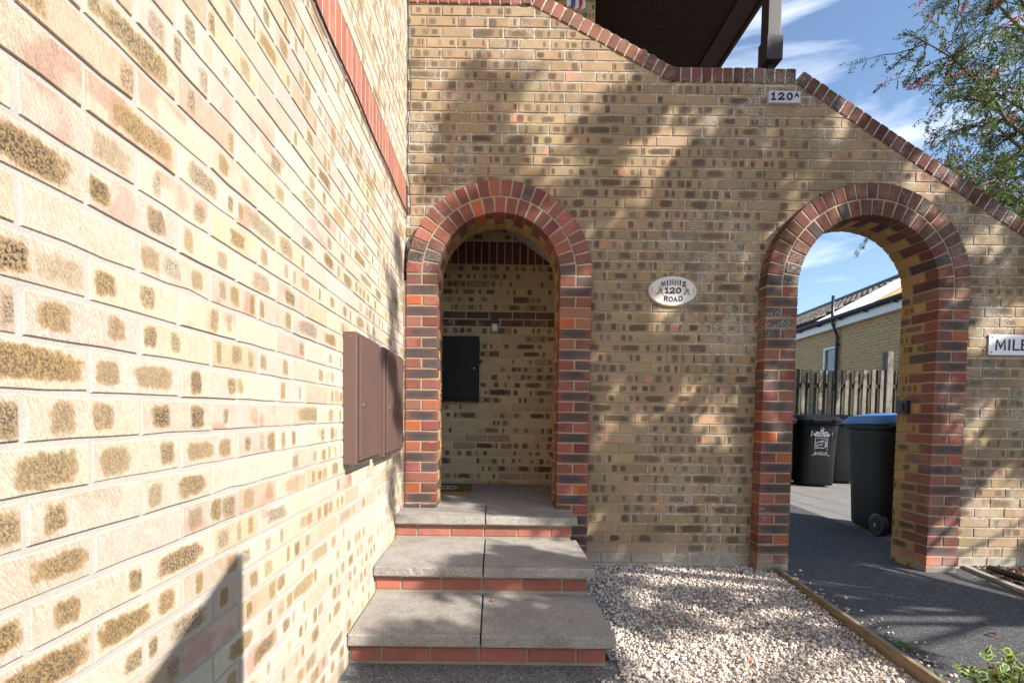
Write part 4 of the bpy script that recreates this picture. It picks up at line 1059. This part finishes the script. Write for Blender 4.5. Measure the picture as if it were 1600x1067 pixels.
def toward_sun(p, x):                                 # where the light that reaches p crosses the crown
    t = (x - p[0]) / -SUN.x; return (p[0] - SUN.x * t, p[1] - SUN.y * t, p[2] - SUN.z * t)
def crown_clump(p, x, r, n): blobs.append((toward_sun(p, x), r, int(n)))
for X0 in np.arange(-.12, 4.7, .33):
    for z0 in np.arange(-.95, 2.75, .33):
        p = (X0 + rs.uniform(-.12, .12), D, z0 + rs.uniform(-.12, .12)); gap = .24
        if p[0] < .2 and p[2] < 1.3: gap = .5
        if .25 < p[0] < 1.35 and p[2] > 1.65: gap = .56
        if p[0] < .25 and p[2] > 1.2: gap = .1
        if p[0] < 1.0 and p[2] > 2.3 - .1 * p[0] or p[0] < -.3: continue
        if p[0] > 3.3 and p[2] < 1.3: gap = .5
        if p[2] < .6 and .5 < p[0] < 2: gap = .34
        if p[0] > 2.2 and p[2] < -.2: gap = .45
        if p[2] > 2.75 - .62 * max(0, p[0] - 2.2): continue
        if rs.random() < gap: continue
        crown_clump(p, max(5.0, p[0] + 3.6) + rs.uniform(-.6, 1.1), rs.uniform(.13, .21), 230)
for X0 in np.arange(-.3, 3.6, .36):
    for Y0 in np.arange(1.7, 3.45, .36):
        p = (X0 + rs.uniform(-.12, .12), Y0 + rs.uniform(-.12, .12), -1.1)
        if rs.random() < (.5 if p[0] < .1 else .25 if p[0] < .55 else .68 if p[0] < 1.9 else .8): continue
        crown_clump(p, max(4.9, p[0] + 3.4) + rs.uniform(-.5, .9), rs.uniform(.14, .25), 240)
for Y0, z0 in ((3.15, .75), (3.2, .3), (2.95, .0), (3.3, -.25), (3.35, 1.1), (3.1, -.5), (2.75, .22)):
    crown_clump((-S, Y0, z0), 5.0 + rs.uniform(-.5, .8), .11, 70)
shade_tree((5.7, .9, -1.18), 'broadleaf tree beside the path, out of view to the right, that dapples the wall', rs, blobs)

# variegated shrub at the lower right
SX, SY = 1.87, 1.53
sh = thing('variegated_shrub', 'low variegated evergreen shrub with cream-edged leaves at the lower right corner', 'shrub', (SX, SY, -1.18))
ws = MB(); P = []; Dd = []; rv = np.random.default_rng(9)
for i in range(110):
    a = rv.uniform(0, 6.28); e = rv.uniform(0, 1.) ** .5 * .75; d = np.array([math.cos(a) * e, math.sin(a) * e, 1.])
    tw = wander((SX, SY, -1.17), d, rv.uniform(.24, .40) * (1.05 - .25 * e), 6, rv, .35, .0); ws.tube(tw, list(np.linspace(.005, .002, 7)), 4)
    for j in range(3, 7):
        for _ in range(5): P.append(tw[j] + rv.normal(size=3) * .012); dd = rv.normal(size=3); dd[2] = abs(dd[2]) * .6 + .2; Dd.append(dd)
ws.build('stem', M['bark'], sh)
base_ = np.array((SX, SY, -1.18))
def two_leaf(nm, sc_, cols, lift):
    st = np.random.default_rng(33); n = len(P)
    d = np.array(Dd) / np.linalg.norm(np.array(Dd), axis=1)[:, None]; a = np.cross(d, [0, 0, 1.]) + 1e-6; a /= np.linalg.norm(a, axis=1)[:, None]; b = np.cross(a, d)
    l = .035 * st.uniform(.75, 1.25, (n, 1)); w = .023 * np.ones((n, 1)); Q = np.array(P) - base_ + b * lift + d * l * (1 - sc_) * .5
    l = l * sc_; w = w * sc_
    V = np.stack([Q, Q + d * l * .25 + a * w * .42, Q + d * l * .6 + a * w * .5, Q + d * l * .9 + a * w * .25, Q + d * l, Q + d * l * .9 - a * w * .25, Q + d * l * .6 - a * w * .5, Q + d * l * .25 - a * w * .42], 1)
    F = np.arange(8)[None] + 8 * np.arange(n)[:, None]; T = np.asarray(cols)[st.integers(0, len(cols), n)] * st.uniform(.85, 1.15, (n, 1))
    link(nm, tri_mesh(nm, V, F, M['leaf'], np.repeat(T, 8, 0)), sh)
two_leaf('crown', 1., [(.50, .50, .22), (.42, .46, .18), (.58, .57, .33)], 0)
two_leaf('leaf_centres', .68, [(.06, .16, .03), (.09, .21, .045), (.05, .13, .03)], .0012)

# ---------------------------------------------------------------- small things on the ground
def leafobj(x, y, z, s, col, label, group, rz, rng):
    n = 7; V = []; F = []
    for i in range(n):
        u = i / (n - 1); w = s * .32 * math.sin(math.pi * min(1, u * 1.02 + .02)) ** .8; c_ = s * .18 * math.sin(u * 3) 
        for k in (-1, 0, 1): V.append((u * s - s / 2, k * w, c_ * .5 + abs(k) * w * .5 + .001))
    for i in range(n - 1):
        for k in range(2): F.append((i * 3 + k, (i + 1) * 3 + k, (i + 1) * 3 + k + 1, i * 3 + k + 1))
    b = MB().add(V, F, (*col, 1)); o = b.build('fallen_leaf', M['dryleaf'], None, local=True, loc=(x, y, z), tint=True); o.rotation_euler = (rng.uniform(-.3, .3), rng.uniform(-.3, .3), rz)
    return tag(o, label, 'leaf', group)
rl = np.random.default_rng(12)
ORD = ('nearest', 'second nearest', 'third nearest', 'fourth nearest', 'fifth nearest', 'sixth nearest')
for i, y in enumerate(sorted(rl.uniform(2.1, 3.5, 6), reverse=True)):
    leafobj(rl.uniform(xl(y) + .1, xr(y) - .1), y, -1.126, rl.uniform(.03, .05), ((.30, .05, .03), (.28, .16, .09), (.22, .12, .06))[i % 3],
            ('dry red', 'dry tan', 'dry brown')[i % 3] + ' leaf on the asphalt path, ' + ORD[i] + ' the right arch', 'fallen leaves on the path', rl.uniform(0, 6), rl)
for i, y in enumerate(sorted(rl.uniform(2.0, 3.4, 6), reverse=True)):
    leafobj(rl.uniform(.75, xl(y) - .15), y, -1.140, rl.uniform(.03, .05), ((.38, .16, .07), (.16, .09, .05))[i % 2],
            ('dry orange', 'dark brown')[i % 2] + ' leaf on the white gravel, ' + ORD[i] + ' the arched wall', 'fallen leaves on the gravel', rl.uniform(0, 6), rl)
for i, x in enumerate(sorted(rl.uniform(3.68, 4.15, 6))):
    leafobj(x, rl.uniform(3.2, 3.5), -1.088, rl.uniform(.04, .065), ((.45, .13, .04), (.30, .13, .06), (.42, .33, .2))[i % 3],
            ('dry orange', 'dry brown', 'pale tan')[i % 3] + ' leaf in the planting bed, ' + ORD[i] + ' the arch pier', 'fallen leaves in the bed', rl.uniform(0, 6), rl)
leafobj(.02, 2.55, -1.015, .04, (.42, .14, .05), 'single small orange leaf lying on the lowest step', None, 1.2, rl)
wd = thing('weed_sprig', 'green leafy sprig lying on the asphalt beside the timber edging', 'sprig', (2.05, 2.28, -1.128))
MB().tube([(2.0, 2.30, -1.118), (2.06, 2.27, -1.116), (2.16, 2.22, -1.124)], [.005, .004, .003], 6).build('stem', M['bark'], wd)
Q = np.array([(2.0 + .012 * i, 2.30 - .006 * i, -1.112) for i in range(6)]); link('leaf', leaf_cloud('leaf', Q - np.array(wl(wd)), rl.normal(size=(6, 3)) * [1, 1, .3] + [-.3, .2, .3], .045, .022, M['leaf'], [(.07, .19, .03), (.10, .24, .05)], rl), wd)
ho = MB().tube([(xr(3.45) + .10, 3.45, -1.085), (xr(3.3) + .12, 3.30, -1.08), (xr(3.1) + .13, 3.1, -1.08), (xr(2.9) + .14, 2.9, -1.083), (xr(2.5) + .15, 2.5, -1.085)], .022, 10)
tag(ho.build('drain_hose', M['black'], None, smooth=True, loc=(xr(3) + .12, 3, -1.10)), 'black hose lying along the concrete edging of the planting bed', 'hose')

# made-up raked screen beside the camera, unseen, shaped for the left wall's shadow
rk = thing('shadow_screen', 'raked timber screen added out of view beside the camera to cast the wall shadow', 'screen', (.62, -.4, -1.18))
y = .26; i = 0
while y > -1.3:
    zt = .71 + (y - .26) * .46
    MB().prism([(y - .118, -1.15), (y, -1.15), (y, zt), (y - .118, zt - .055)], 0, .02).build('board', M['fence'], rk, local=True).location = (0, 0, 0)
    o = bpy.context.scene.collection.objects[-1]
    o.rotation_euler = (0, 0, math.pi / 2); o.location = Vector((.62, 0, 0)) - Vector((.62, -.4, -1.18)); y -= .12
MB().box(.622, .66, -1.25, .24, -.9, -.82).build('rail', M['fence'], rk)
MB().box(.622, .66, -1.25, .24, -.1, -.02).build('rail', M['fence'], rk)
for yy in (-1.2, .15): MB().box(.665, .73, yy, yy + .07, -1.18, .1).build('post', M['fence'], rk)

# ---------------------------------------------------------------- lift the whole place so that the ground lies at zero
for o in list(sc.objects):
    if o.parent is None and o.type not in ('CAMERA', 'LIGHT'): o.location.z += H0
